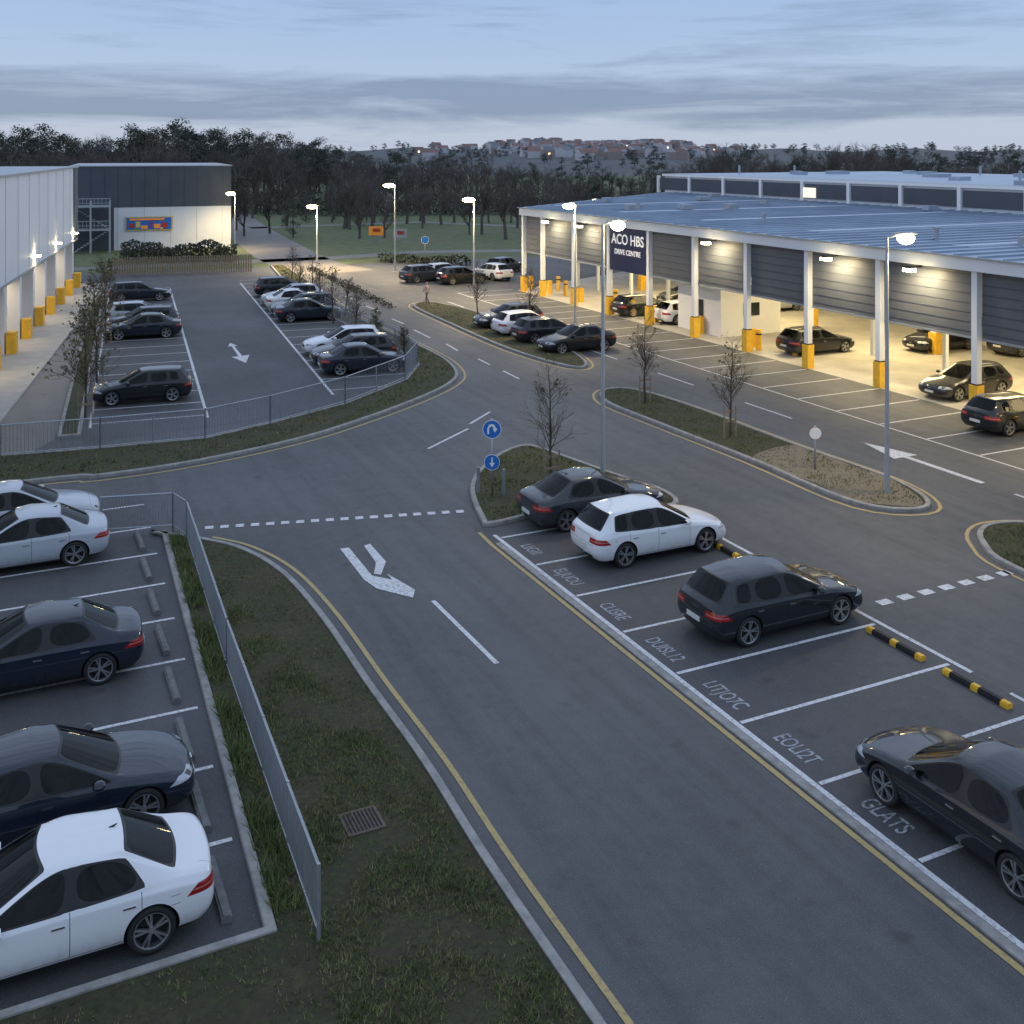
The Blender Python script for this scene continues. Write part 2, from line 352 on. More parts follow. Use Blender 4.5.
def leafcloud(n, cx, ax, size, m, shell=.5):
    out = np.zeros((n, 4, 3)); d = rng.normal(size=(n, 3)); d /= np.linalg.norm(d, axis=1)[:, None]
    r = rng.uniform(shell, 1, n)[:, None]; c = np.array(cx)+d*r*np.array(ax)
    a = rng.normal(size=(n, 3)); a /= np.linalg.norm(a, axis=1)[:, None]; b = np.cross(a, rng.normal(size=(n, 3))); b /= np.linalg.norm(b, axis=1)[:, None]
    s = (size*rng.uniform(.5, 1.2, n))[:, None]
    out[:, 0] = c-a*s-b*s*.6; out[:, 1] = c+a*s-b*s*.4; out[:, 2] = c+a*s*.7+b*s*.7; out[:, 3] = c-a*s*.6+b*s*.5
    return out
def hedge(name, a, b, w, h, size=.12, dens=130, mats=None):
    a = np.array(a); b = np.array(b); L = np.linalg.norm(b-a); n = int(L*dens); t = rng.random(n); d = (b-a)/L; nn = np.array([-d[1], d[0]])
    o = rng.uniform(-.5, .5, n)*w; z = rng.uniform(.05, 1, n)*h*(.85+.13*np.sin(t*L*.9)+.08*np.sin(t*L*2.3)); Q = leafcloud(n, (0, 0, 0), (.01,)*3, size, 0)
    P = a+d*(t*L)[:, None]+nn*o[:, None]; Q += np.c_[P, z][:, None, :]
    npmesh(name, Q.reshape(-1, 3), np.arange(4*n).reshape(n, 4), mats or [M_EVER])
hedge('hedge', G(122, 262), G(236, 262), 1.6, 2.2, .14, 330, [M_OLIVE])
hedge('hedge', G(380, 262), G(470, 266), 1.0, 1.0, .14, 120)
hedge('shrubs', lot(28, 14.7), lot(56, 13.2), .8, .40, .07, 60, [M_OLIVE])

# ---------------------------------------------------------------- trees
def rv(): return Vector((random.gauss(0, 1), random.gauss(0, 1), random.gauss(0, 1)))
def grow(mb, p, d, L, r, dep, nch, ang, sides, up=.1, wob=.12):
    segs = 3 if dep > 0 else 2; pts = [p]
    for i in range(segs):
        d = (d+rv()*wob*.6+Vector((0, 0, up))).normalized(); q = p+d*(L/segs)
        r2 = r*(1-.72*(i+1)/segs) if dep == 0 else r*(1-.5*(i+1)/segs)
        r1 = r*(1-.72*i/segs) if dep == 0 else r*(1-.5*i/segs)
        mb.tube(p, q, r1, r2, sides); p = q; pts.append(p)
    if dep > 0:
        for i in range(nch[0]):
            t = random.uniform(.25, 1)*segs; k = min(int(t), segs-1); q = pts[k].lerp(pts[k+1], t-k)
            ax = d.cross(rv()).normalized(); nd = (Matrix.Rotation(R(random.uniform(*ang)), 3, ax) @ d)
            grow(mb, q, nd, L*random.uniform(.42, .68), r*.5*(1.1-.15*t), dep-1, nch[1:], ang, 3, up, wob)
def sapling(x, y, h, w=1.0, leaves=0, z0=.09, stakes=True, nb=40, tr=.05):
    mb = MB(); p = Vector((x, y, z0)); d = Vector((random.gauss(0, .02), random.gauss(0, .02), 1)); n = 12; pts = [p]
    for i in range(n):
        r1 = tr*(1-i/n)+.008; r2 = tr*(1-(i+1)/n)+.008
        q = p+d*(h/n)+Vector((random.gauss(0, .02), random.gauss(0, .02), 0)); mb.tube(p, q, r1, r2, 6); p = q; pts.append(p)
    for i in range(nb):
        t = random.uniform(.28, .97); k = int(t*n); q = pts[k].lerp(pts[min(k+1, n)], t*n-k); a = random.uniform(0, 6.28); el = R(random.uniform(25, 60))
        dd = Vector((math.cos(a)*math.cos(el), math.sin(a)*math.cos(el), math.sin(el)))
        Lb = h*.29*w*(1.12-t*.8)*random.uniform(.7, 1.25)
        grow(mb, q, dd, Lb, .018*(1.25-t), 2, [5, 4], (22, 55), 3, .06, .16)
    if leaves:
        for i in range(leaves):
            q = Vector(random.choice(mb.v[80:])); u = rv()*.035; v = rv()*.035; mb.face([q-u, q+v, q+u, q-v], 1)
    if stakes:
        for k in (-1, 1): mb.tube((x+k*.28, y, 0), (x+k*.28, y, 1.25+z0), .03, .03, 6, 2, True)
        mb.box((x, y, 1.05+z0), (.62, .04, .08), 0, 2); mb.box((x, y, .65+z0), (.62, .04, .08), 0, 2)
    mb.build('bare_sapling', [M_BARK, M_LEAFS, M_WOOD])
def hgt(px, base, top): return (base-top)/(base-HOR)*H
for px, b, t, w, lv in [(552, 490, 368, 1.0, 60), (645, 405, 318, 1.1, 100), (730, 440, 343, 1.0, 100), (85, 422, 318, 1.1, 900), (97, 385, 283, 1.1, 900), (106, 345, 262, 1.0, 700),
                        (530, 331, 270, 1, 60), (478, 322, 262, .95, 60), (292, 290, 248, 1, 100), (300, 300, 258, 1, 60), (333, 325, 270, 1.0, 160), (356, 334, 288, 1.0, 160), (376, 346, 310, 1, 160), (345, 318, 280, 1, 60), (312, 302, 258, 1, 60), (320, 308, 266, 1, 60), (404, 360, 328, 1, 100)]:
    g = G(px, b); sapling(g[0], g[1], hgt(px, b, t), w, lv, stakes=b > 330, nb=52 if lv > 500 else 42)

def bare_proto(h, rr=.030):
    mb = MB(); grow(mb, Vector((0, 0, 0)), Vector((0, 0, 1)), h*.62, h*rr, 4, [8, 6, 5, 4], (18, 52), 4, .08, .14)
    v = np.array(mb.v); v[:, 2] *= h/v[:, 2].max(); q = np.array(mb.f); return v, q, np.zeros(len(q), int)
def ever_proto(h, m, wide=.30, low=.12):
    L = []; k = 26
    for i in range(k):
        u = random.uniform(-1, 1); a = random.uniform(0, 6.28); rr = math.sqrt(1-u*u)*random.uniform(.35, .9)*h*wide
        z = h*(low+(1-low)*(.5+.43*u)); rad = h*random.uniform(.07, .13)
        L.append(leafcloud(110, (rr*math.cos(a), rr*math.sin(a), z), (rad*1.1, rad*1.1, rad*.8), h*.012, m, .3))
    Q = np.concatenate(L); mb = MB(); mb.tube((0, 0, 0), (0, 0, h*.7), h*.02, h*.008, 5)
    v = np.concatenate([np.array(mb.v), Q.reshape(-1, 3)]); q = np.concatenate([np.array(mb.f), np.arange(len(Q)*4).reshape(-1, 4)+len(mb.v)])
    return v, q, np.r_[np.zeros(len(mb.f), int), np.full(len(Q), m)]
BP = [bare_proto(12) for _ in range(5)]; EP = [ever_proto(12, 1), ever_proto(12, 1, .24), ever_proto(12, 2), ever_proto(12, 1, .36, .05), ever_proto(12, 2, .38, .05)]
def forest(name, items):
    Vs, Qs, Ms = [], [], []; o = 0
    for (x, y, s, sz, rz, pr) in items:
        v, q, m = pr; c, sn = math.cos(rz), math.sin(rz)
        w = np.c_[(v[:, 0]*c-v[:, 1]*sn)*s+x, (v[:, 0]*sn+v[:, 1]*c)*s+y, v[:, 2]*sz]; Vs.append(w); Qs.append(q+o); Ms.append(m); o += len(v)
    npmesh(name, np.concatenate(Vs), np.concatenate(Qs), [M_TWIG, M_EVER, M_OLIVE], np.concatenate(Ms))
def camxy(px, Y): X = (px-512)*Y/F; return (X*CC+Y*SS, -X*SS+Y*CC)
prof = [(-80, 128), (0, 125), (30, 121), (60, 129), (110, 130), (150, 121), (190, 121), (230, 128), (280, 133), (330, 139), (380, 149), (430, 148), (470, 152), (520, 158), (580, 164), (640, 164), (680, 153), (730, 139), (760, 149), (800, 151), (850, 138), (900, 144), (950, 152), (1000, 154), (1100, 152)]
def topy(px): return float(np.interp(px, [p[0] for p in prof], [p[1] for p in prof]))
items = []
for Y0, off, emul in ((205, 14, .2), (240, 4, 1), (285, 0, 1.1)):
    px = -60
    while px < 1090:
        Y = Y0+random.uniform(-14, 14); x, y = camxy(px, Y); h = H+(HOR-topy(px)-off-random.uniform(-3, 9))*Y/F
        left = px < 330; e = random.random() < (.55 if left else .12)*emul
        items.append((x, y, h/12*random.uniform(.95, 1.3), h/12, random.uniform(0, 6.28), random.choice(EP if e else BP)))
        px += random.uniform(8, 14)*(235/Y)
forest('distant_trees', items)
items = []
for i in range(70):
    px = random.uniform(235, 680); Y = random.uniform(138, 195); x, y = camxy(px, Y)
    top = random.uniform(168, 188); h = max(5, min(13, H-(top-HOR)*Y/F+random.uniform(-1, 1)))
    items.append((x, y, h/12, h/12, random.uniform(0, 6.28), random.choice(BP if random.random() < .92 else EP)))
forest('park_trees', items)
for px0, Yh, hh in ((-60, 196, 5), (300, 192, 4), (660, 192, 5)):
    for i in range(5): hedge('undergrowth', camxy(px0+i*72, Yh+random.uniform(-6, 6)), camxy(px0+i*72+78, Yh+random.uniform(-6, 6)), 7, hh, .22, 150, [M_TWIG if i % 2 else M_OLIVE])
# hills + houses
mb = MB(); nx, ny = 90, 14
def hz(px, Y):
    k = max(0, min(1, (Y-450)/750)); return k*(10.5*math.exp(-((px-590)/160)**2)+8*math.exp(-((px-260)/260)**2)+8*math.exp(-((px-950)/260)**2)+2*math.sin(px*.05)+4)
for j in range(ny):
    for i in range(nx):
        px = -300+i*20; Y = 450+j*75; x, y = camxy(px, Y); mb.v.append((x, y, hz(px, Y)-.5))
for j in range(ny-1):
    for i in range(nx-1): mb.f.append((j*nx+i, j*nx+i+1, (j+1)*nx+i+1, (j+1)*nx+i)); mb.m.append(0)
mb.build('hills', [simple('hill_woods', (.085, .092, .095), .95, var=.3, scale=.03)], True)  # greyed base colour imitates haze over the far slopes
hb = MB()
for i in range(170):
    px = random.gauss(590, 62); Y = random.uniform(700, 1350); x, y = camxy(px, Y); z = hz(px, Y)-1; rz = random.uniform(-.6, .6); w, d, h = random.uniform(7, 11), random.uniform(7, 9), random.uniform(4.5, 6.5)
    hb.box((x, y, z+h/2), (w, d, h), rz, random.choice((0, 0, 1)))
    c, s = math.cos(rz), math.sin(rz); f = lambda a, b, zz: (x+a*c-b*s, y+a*s+b*c, zz)
    e = z+h; r = e+2.4; rm = random.choice((2, 2, 4))
    hb.face([f(-w/2, -d/2, e), f(w/2, -d/2, e), f(w/2, 0, r), f(-w/2, 0, r)], rm); hb.face([f(w/2, d/2, e), f(-w/2, d/2, e), f(-w/2, 0, r), f(w/2, 0, r)], rm)
    hb.face([f(w/2, -d/2, e), f(w/2, d/2, e), f(w/2, 0, r)], 0); hb.face([f(-w/2, d/2, e), f(-w/2, -d/2, e), f(-w/2, 0, r)], 0)
    if random.random() < .2: hb.box(f(0, -d/2-.1, z+3.5), (1.3, .2, 1.3), rz, 3)
hb.build('distant_houses', [simple('render_wall', (.48, .48, .51), .8), simple('brick_wall', (.28, .23, .22), .8), M_TERRA, simple('lit_window', (1, .8, .5), .5, emis=(1, .7, .35), es=3), simple('slate_roof', (.14, .15, .17), .7)])  # house colours desaturated, haze is painted in
hitems = []
for i in range(390):
    px = random.uniform(-40, 1080); Y = random.uniform(480, 1300); x, y = camxy(px, Y); s = random.uniform(.4, .75)
    v, q, m = random.choice(EP); hitems.append((x, y, s*1.6, s, random.uniform(0, 6), (v+np.array([0, 0, (hz(px, Y)-.5)/s]), q, np.where(m == 1, 1, 2))))
Vs, Qs, Ms, o = [], [], [], 0
for (x, y, s, sz, rz, (v, q, m)) in hitems:
    Vs.append(np.c_[v[:, 0]*s+x, v[:, 1]*s+y, v[:, 2]*sz]); Qs.append(q+o); Ms.append(m); o += len(v)
npmesh('hill_trees', np.concatenate(Vs), np.concatenate(Qs), [M_TWIG, simple('hazy_foliage', (.066, .078, .080), .9, var=.4, scale=.1), simple('hazy_brown_foliage', (.090, .086, .082), .9, var=.4, scale=.1)], np.concatenate(Ms))  # haze is mixed into these two foliage colours, no volume

# ---------------------------------------------------------------- lamps
def add_light(kind, loc, energy, col, parent=None, size=.3, rot=None, sx=None, sy=None, spot=None, blend=.6):
    l = bpy.data.lights.new('light', kind); l.energy = energy; l.color = col
    if kind == 'AREA': l.shape = 'RECTANGLE'; l.size = sx; l.size_y = sy
    else: l.shadow_soft_size = size
    if kind == 'SPOT': l.spot_size = R(spot); l.spot_blend = blend
    o = bpy.data.objects.new('light', l); scene.collection.objects.link(o); o.location = loc
    if rot: o.rotation_euler = rot
    if parent: o.parent = parent
    return o
def street_lamp(px, base, top, arm=0.9, ang=0, energy=500, k=1.0):
    x, y = G(px, base); h = hgt(px, base, top); e = bpy.data.objects.new('street_lamp', None); scene.collection.objects.link(e); e.location = (x, y, 0)
    mb = MB(); mb.tube((0, 0, 0), (0, 0, 1.1), .10, .095, 12); mb.tube((0, 0, 1.1), (0, 0, h), .078, .05, 12); mb.tube((0, 0, 0), (0, 0, .06), .2, .2, 8, 0, True)
    c, s = math.cos(ang), math.sin(ang); mb.tube((0, 0, h-.05), (c*arm, s*arm, h+.08), .035, .03, 8)
    o = mb.build('pole', [M_POLE], True); o.parent = e
    mb = MB(); mb.box((c*(arm+.25), s*(arm+.25), h+.11), (.72, .30, .07), ang, 0); mb.box((c*(arm+.2), s*(arm+.2), h+.16), (.4, .2, .03), ang, 0)
    lx, ly = c*(arm+.28), s*(arm+.28)
    for r0, r1, z0, z1 in ((.17, .24, .07, .0), (.24, .23, .0, -.10), (.23, .15, -.10, -.20), (.15, .02, -.20, -.25)): mb.tube((lx, ly, h+z0), (lx, ly, h+z1), r0*k, r1*k, 14, 1)
    o = mb.build('lamp_head', [M_POLE, M_LAMP]); o.parent = e
    add_light('SPOT', (lx, ly, h-.32), energy, (1, .74, .38), e, .15, spot=165, blend=.9)
street_lamp(887, 495, 237, .35, R(-25), 1100, 1.2)
street_lamp(603, 475, 224, .25, R(-25), 500, 1.1)
street_lamp(575, 328, 205, .3, R(200), 3200, 1.8)
street_lamp(395, 272, 185, .3, R(150), 6500, 2.3)
street_lamp(474, 295, 199, .3, R(200), 5000, 2.1)
street_lamp(317, 268, 206, .3, R(200), 6500, 2.3)
street_lamp(235, 250, 193, .3, R(200), 3500, 2.0)
street_lamp(598, 262, 200, .3, R(200), 200)

# ---------------------------------------------------------------- signs
def roundsign(name, px, base, cy_list, r, mats, arrow=True):
    x, y = G(px, base); e = bpy.data.objects.new(name, None); scene.collection.objects.link(e); e.location = (x, y, 0); e.rotation_euler = (0, 0, -R(25.5))
    top = hgt(px, base, cy_list[0])+r+.03; mb = MB(); mb.tube((0, 0, 0), (0, 0, top), .035, .035, 8, 0, True)
    o = mb.build('post', [M_GALV], True); o.parent = e
    for i, cy in enumerate(cy_list):
        z = hgt(px, base, cy); mb = MB(); n = 32; r_ = r*(1 if i == 0 else .85)
        for rr, yy, m in ((r_, -.045, 1), (r_*.93, -.049, 0)):
            mb.face([(rr*math.cos(2*math.pi*k/n), yy, z+rr*math.sin(2*math.pi*k/n)) for k in range(n)], m)
        mb.tube((0, -.045, z), (0, -.03, z), r_, r_, n, 2, False)
        mb.face([(r_*math.cos(-2*math.pi*k/n), -.03, z+r_*math.sin(-2*math.pi*k/n)) for k in range(n)], 2)
        if arrow:
            if i == 0:
                for q in ([(-.5, -.5), (-.3, -.5), (-.3, .1), (-.5, .1)], [(-.5, .1), (-.3, .1), (-.05, .35), (-.05, .58), (-.3, .5)], [(-.05, .35), (.2, .1), (.45, .1), (.25, .5), (-.05, .58)], [(.05, .1), (.6, .1), (.32, -.35)]):
                    mb.face([(a*r, -.053, z+b*r) for a, b in q], 1)
            else:
                for q in ([(-.08, .6), (-.08, -.1), (.1, -.1), (.1, .6)], [(-.35, -.05), (.0, -.6), (.37, -.05)]): mb.face([(a*r_, -.053, z+b*r_) for a, b in q], 1)
        o = mb.build('sign_face', mats); o.parent = e
roundsign('traffic_sign', 492, 498, [429, 462], .31, [M_BLUE, M_WPLAIN, M_GALV])
roundsign('traffic_sign', 815, 472, [433], .23, [M_WPLAIN, M_RED, M_GALV], False)
for px, b in ((425, 262), (560, 262)): roundsign('traffic_sign', px, b, [b-22], .4, [M_BLUE, M_WPLAIN, M_GALV], False)
mb = MB(); g = G(490, 499); mb.box((g[0]+.45, g[1]-.1, .5), (.09, .09, .9), 0, 0); mb.box((g[0]-.2, g[1]+.5, .5), (.09, .09, .9), 0, 0); mb.build('marker_post', [M_GALV])
for px, b, w in ((376, 243, 1.8), (400, 246, 1.6)):
    x, y = G(px, b); mb = MB(); mb.tube((x-.6, y, 0), (x-.6, y, 1), .05, .05, 5); mb.tube((x+.6, y, 0), (x+.6, y, 1), .05, .05, 5)
    mb.box((x, y, 1.5), (w, .1, 1.1), R(-25), 1); mb.box((x+.03, y-.1, 1.6), (w*.5, .1, .4), R(-25), 2); mb.build('billboard', [M_GALV, M_ORANGE if px == 376 else M_GALV, M_RED])

# ---------------------------------------------------------------- right building (drive-through canopy)
T0 = 38.7; SE = 79.0; bld = bpy.data.objects.new('retail_building', None); scene.collection.objects.link(bld)
def part(mb, name, mats, smooth=False): o = mb.build(name, mats, smooth); o.parent = bld; return o
roofp = [(T0-.45, -10), (67, -10), (67, 101), (T0-.45, SE)]
mb = MB(); mb.poly(roofp, 6.80, 0)
s = -9.5
while s < 99:
    x0 = T0-.4 if s < SE-.5 else T0-.4+(s-SE+.6)*28.7/22
    mb.box(((x0+67)/2, s, 6.84), (67-x0, .09, .09), 0, 0); s += 1.3
for s in np.arange(-5, 80, 10.5): mb.box((53, s+.65, 6.83), (22, 1.1, .06), 0, 1)
for i in range(26):
    x, y = random.uniform(43, 65), random.uniform(2, 86); w = random.uniform(.4, 1.3); mb.box((x, y, 6.9+.18), (w, random.uniform(.4, 1.0), .36), 0, random.choice((0, 2)))
for s in (12, 26, 41, 55, 70): mb.tube((44, s, 6.8), (44, s, 7.4), .12, .12, 8, 2, True); mb.tube((44, s, 7.4), (44, s, 7.5), .2, .2, 8, 2, True)
part(mb, 'roof', [M_ROOF, M_ROOF2, M_GALV])
mb = MB(); fc = (SE-10)/2; fl = SE+10
mb.box((T0-.25, fc, 6.5), (.4, fl, .58), 0, 0)
mb.box((T0-.50, fc, 6.80), (.12, fl+.3, .07), 0, 1)
dx, dy = 67-T0, 101-SE; L = math.hypot(dx, dy); mb.box((T0+dx/2, SE+dy/2, 6.5), (L, .35, .58), math.atan2(dy, dx), 0)
mb.poly(roofp, 6.2, 0)
part(mb, 'fascia', [M_WALLW, M_GALV])
cols = [39.4+5.12*k-(.6 if k < 0 else 0) for k in range(-8, 8)]+[SE-.4]
mb = MB()
for i, s in enumerate(cols):
    mb.box((T0-.18, s, 3.1), (.30, .30, 6.2), 0, 0); mb.box((T0-.18, s, .62), (.44, .44, 1.24), 0, 1); mb.box((T0-.18, s, 1.27), (.36, .36, .06), 0, 2)
    mb.box((T0+5.5, s+1.2, 3.1), (.22, .22, 6.2), 0, 0)
    if i % 2: mb.box((T0+9, s, 3.1), (.4, .4, 6.2), 0, 0); mb.box((T0+9, s, .6), (.56, .56, 1.2), 0, 1)
    if s > 45: mb.box((T0+.9, s+.9, .55), (.3, .3, 1.1), 0, 1)
part(mb, 'columns', [M_WALLW, M_YP, M_BLK])
mb = MB()
for i in range(len(cols)-1):
    a, b = cols[i]+.2, cols[i+1]-.2
    if b-a < .5: continue
    mb.box((T0, (a+b)/2, 4.7), (.12, b-a, 3.0), 0, 0)
    for z in np.arange(3.5, 6.1, .42): mb.box((T0-.07, (a+b)/2, z), (.03, b-a-.05, .035), 0, 1)
    mb.box((T0-.07, (a+b)/2, 3.24), (.06, b-a, .1), 0, 2)
part(mb, 'shutter_panels', [M_SHUT, M_SLATE, M_GALV])
mb = MB(); i = min(range(len(cols)), key=lambda k: abs(cols[k]-59.8)); a, b = cols[i]+.25, cols[i+1]-.25
mb.box((T0-.24, (a+b)/2, 4.75), (.1, b-a, 3.1), 0, 0); part(mb, 'sign_board', [M_NAVY])
rotT = Matrix(((0, 0, -1, 0), (-1, 0, 0, 0), (0, 1, 0, 0), (0, 0, 0, 1)))
for body, size, z in (('ACO HBS', .98, 5.35), ('DRIVE CENTRE', .5, 4.5)):
    o = textmesh('lettering', body, size, Matrix.Translation((T0-.31, (a+b)/2, z)) @ rotT, M_SIGNW, .01); o.parent = bld
mb = MB(); mb.box((62, 38, 3.1), (.3, 96, 6.2), 0, 0)
for s in np.arange(0, 84, 7): mb.box((61.8, s, 1.6), (.1, 4.2, 3.1), 0, 1)
part(mb, 'back_wall', [M_WALLC, M_SHUT])
mb = MB(); mb.box((42.2, 56.3, 1.5), (4.6, 4.6, 3.0), 0, 0); mb.box((39.85, 56.3, 1.05), (.06, 1.0, 2.1), 0, 1); mb.box((42.2, 53.96, 1.6), (1.2, .06, .8), 0, 1)
mb.box((42.2, 56.3, 3.06), (4.9, 4.9, .14), 0, 2); part(mb, 'kiosk', [M_WPLAIN, M_WIN, M_GALV])
mb = MB()
for s in np.arange(8, 80, 7.6): mb.box((45, s, 5.9), (.3, 3.0, .08), 0, 0); mb.box((54, s, 5.9), (.3, 3.0, .08), 0, 0)
part(mb, 'strip_lights', [M_TUBE])
for s in np.arange(12, 80, 11.5):
    add_light('AREA', (45.0, s, 5.75), 1000, (1, .78, .40), bld, sx=6, sy=4)
for s in (26.5, 36.6, 42.1, 52.3, 67.7, 73):
    mb = MB(); mb.box((T0-.75, s, 6.15), (.7, .12, .06), 0, 1); mb.box((T0-1.15, s, 6.12), (.3, .42, .08), 0, 1); mb.box((T0-1.13, s, 6.01), (.32, .50, .14), 0, 0); part(mb, 'wall_light', [M_LAMP, M_BLK])
    add_light('SPOT', (T0-1.15, s, 5.86), 650, (1, .80, .46), bld, .1, rot=(0, R(-28), 0), spot=165, blend=.8)
mb = MB(); mb.box((83, 40, 7.75), (32, 122, 1.9), 0, 0); mb.box((66.95, 40, 8.72), (.4, 122.4, .25), 0, 1)
for s in np.arange(-15, 101, 6): mb.box((66.93, s, 7.75), (.2, 5.4, 1.3), 0, 2); mb.box((66.85, s+3, 7.7), (.3, .35, 1.9), 0, 1)
mb.poly([(67, -21), (99, -21), (99, 101), (67, 101)], 8.86, 3)
mb.box((66.8, 77, 7.6), (.1, 1.6, .9), 0, 4)
for i in range(22): mb.box((random.uniform(69, 95), random.uniform(10, 98), 9.0), (random.uniform(.6, 2), random.uniform(.6, 2), .4), 0, 3)
for i in range(8): x = random.uniform(69, 95); y = random.uniform(20, 98); mb.tube((x, y, 8.8), (x, y, 9.8), .12, .12, 8, 3, True)
part(mb, 'clerestory', [M_WALLW, M_WPLAIN, M_SLATE, M_ROOF, M_GLOW])
for k, s in enumerate((63.2, 64.6, 68.5, 71.5, 74.6, 77.5, 49.6, 47.5)):
    mb = MB(); mb.tube((T0+.6+(k % 3)*.9, s, 0), (T0+.6+(k % 3)*.9, s, 1.2), .17, .17, 12, 0, True); mb.tube((T0+.6+(k % 3)*.9, s, .9), (T0+.6+(k % 3)*.9, s, 1.0), .175, .175, 12, 1); mb.build('bollard', [M_YP, M_BLK])

# ---------------------------------------------------------------- left buildings
lb = bpy.data.objects.new('warehouse', None); scene.collection.objects.link(lb)
wd = Vector((.173, .985)); wn = Vector((.985, -.173)); W0 = Vector((-4.4, 40)); WL = 59.6; wa = math.atan2(wd.y, wd.x)
def wp(u, n): p = W0+wd*u+wn*n; return p.x, p.y
mb = MB(); mb.box((*wp(WL/2, -12), 6.95), (WL, 24, 6.1), wa, 0); mb.box((*wp(WL/2, -12), 10.06), (WL+.3, 24.3, .12), wa, 2)
for u in np.arange(3, WL, 4.0): mb.box((*wp(u, .012), 6.95), (.03, .02, 6.05), wa, 1)
mb.box((*wp(WL/2, .05), 3.95), (WL, .10, .12), wa, 2)
mb.box((*wp(WL-1.2, .04), 6.95), (2.4, .1, 6.12), wa, 5)
mb.box((*wp(WL/2, -3.5), 1.95), (WL, .2, 3.9), wa, 3)
for u in np.arange(2, WL, 5.0):
    mb.box((*wp(u, -.35), 1.95), (.7, .7, 3.9), wa, 0); mb.box((*wp(u+2.5, -3.36), 1.6), (2.6, .1, 3.0), wa, 4)
o = mb.build('walls', [M_WALLW, M_SEAM, M_GALV, M_WALLC, M_SHUT, M_SLATE]); o.parent = lb
mb = MB()
for u in np.arange(2, WL, 5.0):
    mb.box((*wp(u, .35), .65), (.75, .5, 1.3), wa, 0); mb.box((*wp(u+2.5, -.9), .5), (.4, .4, 1.0), wa, 0)
o = mb.build('yellow_guards', [M_YP]); o.parent = lb
for u in (20, 30, 40, 50):
    add_light('AREA', (*wp(u, -1.7), 3.7), 120, (1, .78, .5), lb, sx=2, sy=3)
for u in (22, 37, 47, 57):
    mb = MB(); mb.box((*wp(u, .2), 4.6), (.4, .4, .08), wa, 0); o = mb.build('wall_light', [M_LAMP]); o.parent = lb
    add_light('SPOT', (*wp(u, .5), 4.5), 45, (1, .8, .5), lb, .1, spot=150)
mb = MB(); mb.poly([wp(0, -4), wp(0, 2.6), wp(WL, 2.6), wp(WL, -4)], .10, 0)
a = [wp(0, 2.6), wp(WL, 2.6)]; mb.face([(*a[0], 0), (*a[1], 0), (*a[1], .1), (*a[0], .1)]); mb.build('pavement', [M_CONC])
mb = MB(); mb.poly([wp(0, 2.6), lot(-2, -5.95), lot(46, -5.95), wp(WL, 2.6)], .006, 0); mb.build('pavement', [M_PATHASPH])
db = bpy.data.objects.new('office_block', None); scene.collection.objects.link(db)
bc = Vector((7.2, 131.2)); bw = 17.6; bd = Vector((.9947, -.1026)); bn = Vector((.1026, .9947)); ba = math.atan2(bd.y, bd.x)
def bp(u, n): p = bc+bd*u+bn*n; return p.x, p.y
mb = MB(); mb.box((*bp(bw/2, 12), 2.45), (bw, 24, 4.9), ba, 0); mb.box((*bp(bw/2, 12), 7.25), (bw+.06, 24.06, 4.7), ba, 1); mb.box((*bp(bw/2, 12), 9.66), (bw+.3, 24.3, .12), ba, 2)
mb.box((*bp(2.3, -.04), 2.45), (4.6, .1, 4.88), ba, 1)
for u in np.arange(0, bw, 1.45): mb.box((*bp(u+.7, -.04), 7.25), (.04, .03, 4.6), ba, 3)
for u in np.arange(5, bw, 2.9): mb.box((*bp(u, -.01), 2.45), (.04, .03, 4.8), ba, 4)
o = mb.build('walls', [M_WALLW, M_SLATE, M_GALV, simple('slate_seam', (.04, .046, .055)), M_SEAM]); o.parent = db
mb = MB(); mb.box((*bp(8.4, -.12), 3.0), (5.2, .1, 1.6), ba, 5)
mb.box((*bp(8.4, -.19), 3.0), (4.9, .02, 1.35), ba, 2)
for i, (u, w_, h_, z_, cm_) in enumerate([(6.5, .6, .5, 2.8, 1), (7.2, .5, .7, 2.9, 5), (7.9, .7, .4, 2.6, 0), (8.6, .4, .8, 2.9, 4), (9.3, .7, .5, 2.7, 0), (10.1, .6, .6, 2.8, 1), (7.0, .3, .3, 2.45, 3), (9.8, .3, .3, 2.4, 5)]): mb.box((*bp(u, -.21-.004*i), z_), (w_, .02, h_), ba, cm_)
mb.box((*bp(8.2, -.25), 3.5), (3.8, .02, .22), ba, 0)
o = mb.build('banner', [M_ORANGE, M_RED, M_BLUE, simple('banner_green', (.1, .3, .1)), simple('banner_purple', (.2, .05, .25)), simple('banner_yellow', (.55, .42, .14))]); o.parent = db
st = MB()
def bx(u, n, z, d, m=0): st.box((*bp(u, n), z), d, ba, m)
for u in (.2, 2.2, 4.2):
    for n in (-3.4, -1.2): bx(u, n, 2.9, (.16, .16, 5.8))
for z in (2.6, 5.2): bx(2.2, -2.3, z, (4.2, 2.4, .14))
for z in (3.6, 6.1):
    bx(2.2, -3.4, z, (4.2, .07, .07)); bx(2.2, -3.4, z-.5, (4.2, .05, .05))
    for u in np.arange(.2, 4.3, .4): bx(u, -3.4, z-.5, (.04, .04, 1))
for f, z0 in ((1, 0), (-1, 2.6)):
    for i in range(13): bx(2.2+f*(-1.8+i*.3), -2.9 if f > 0 else -1.8, z0+.2*i+.1, (.3, 1, .06))
st.build('steel_staircase', [M_POLE])

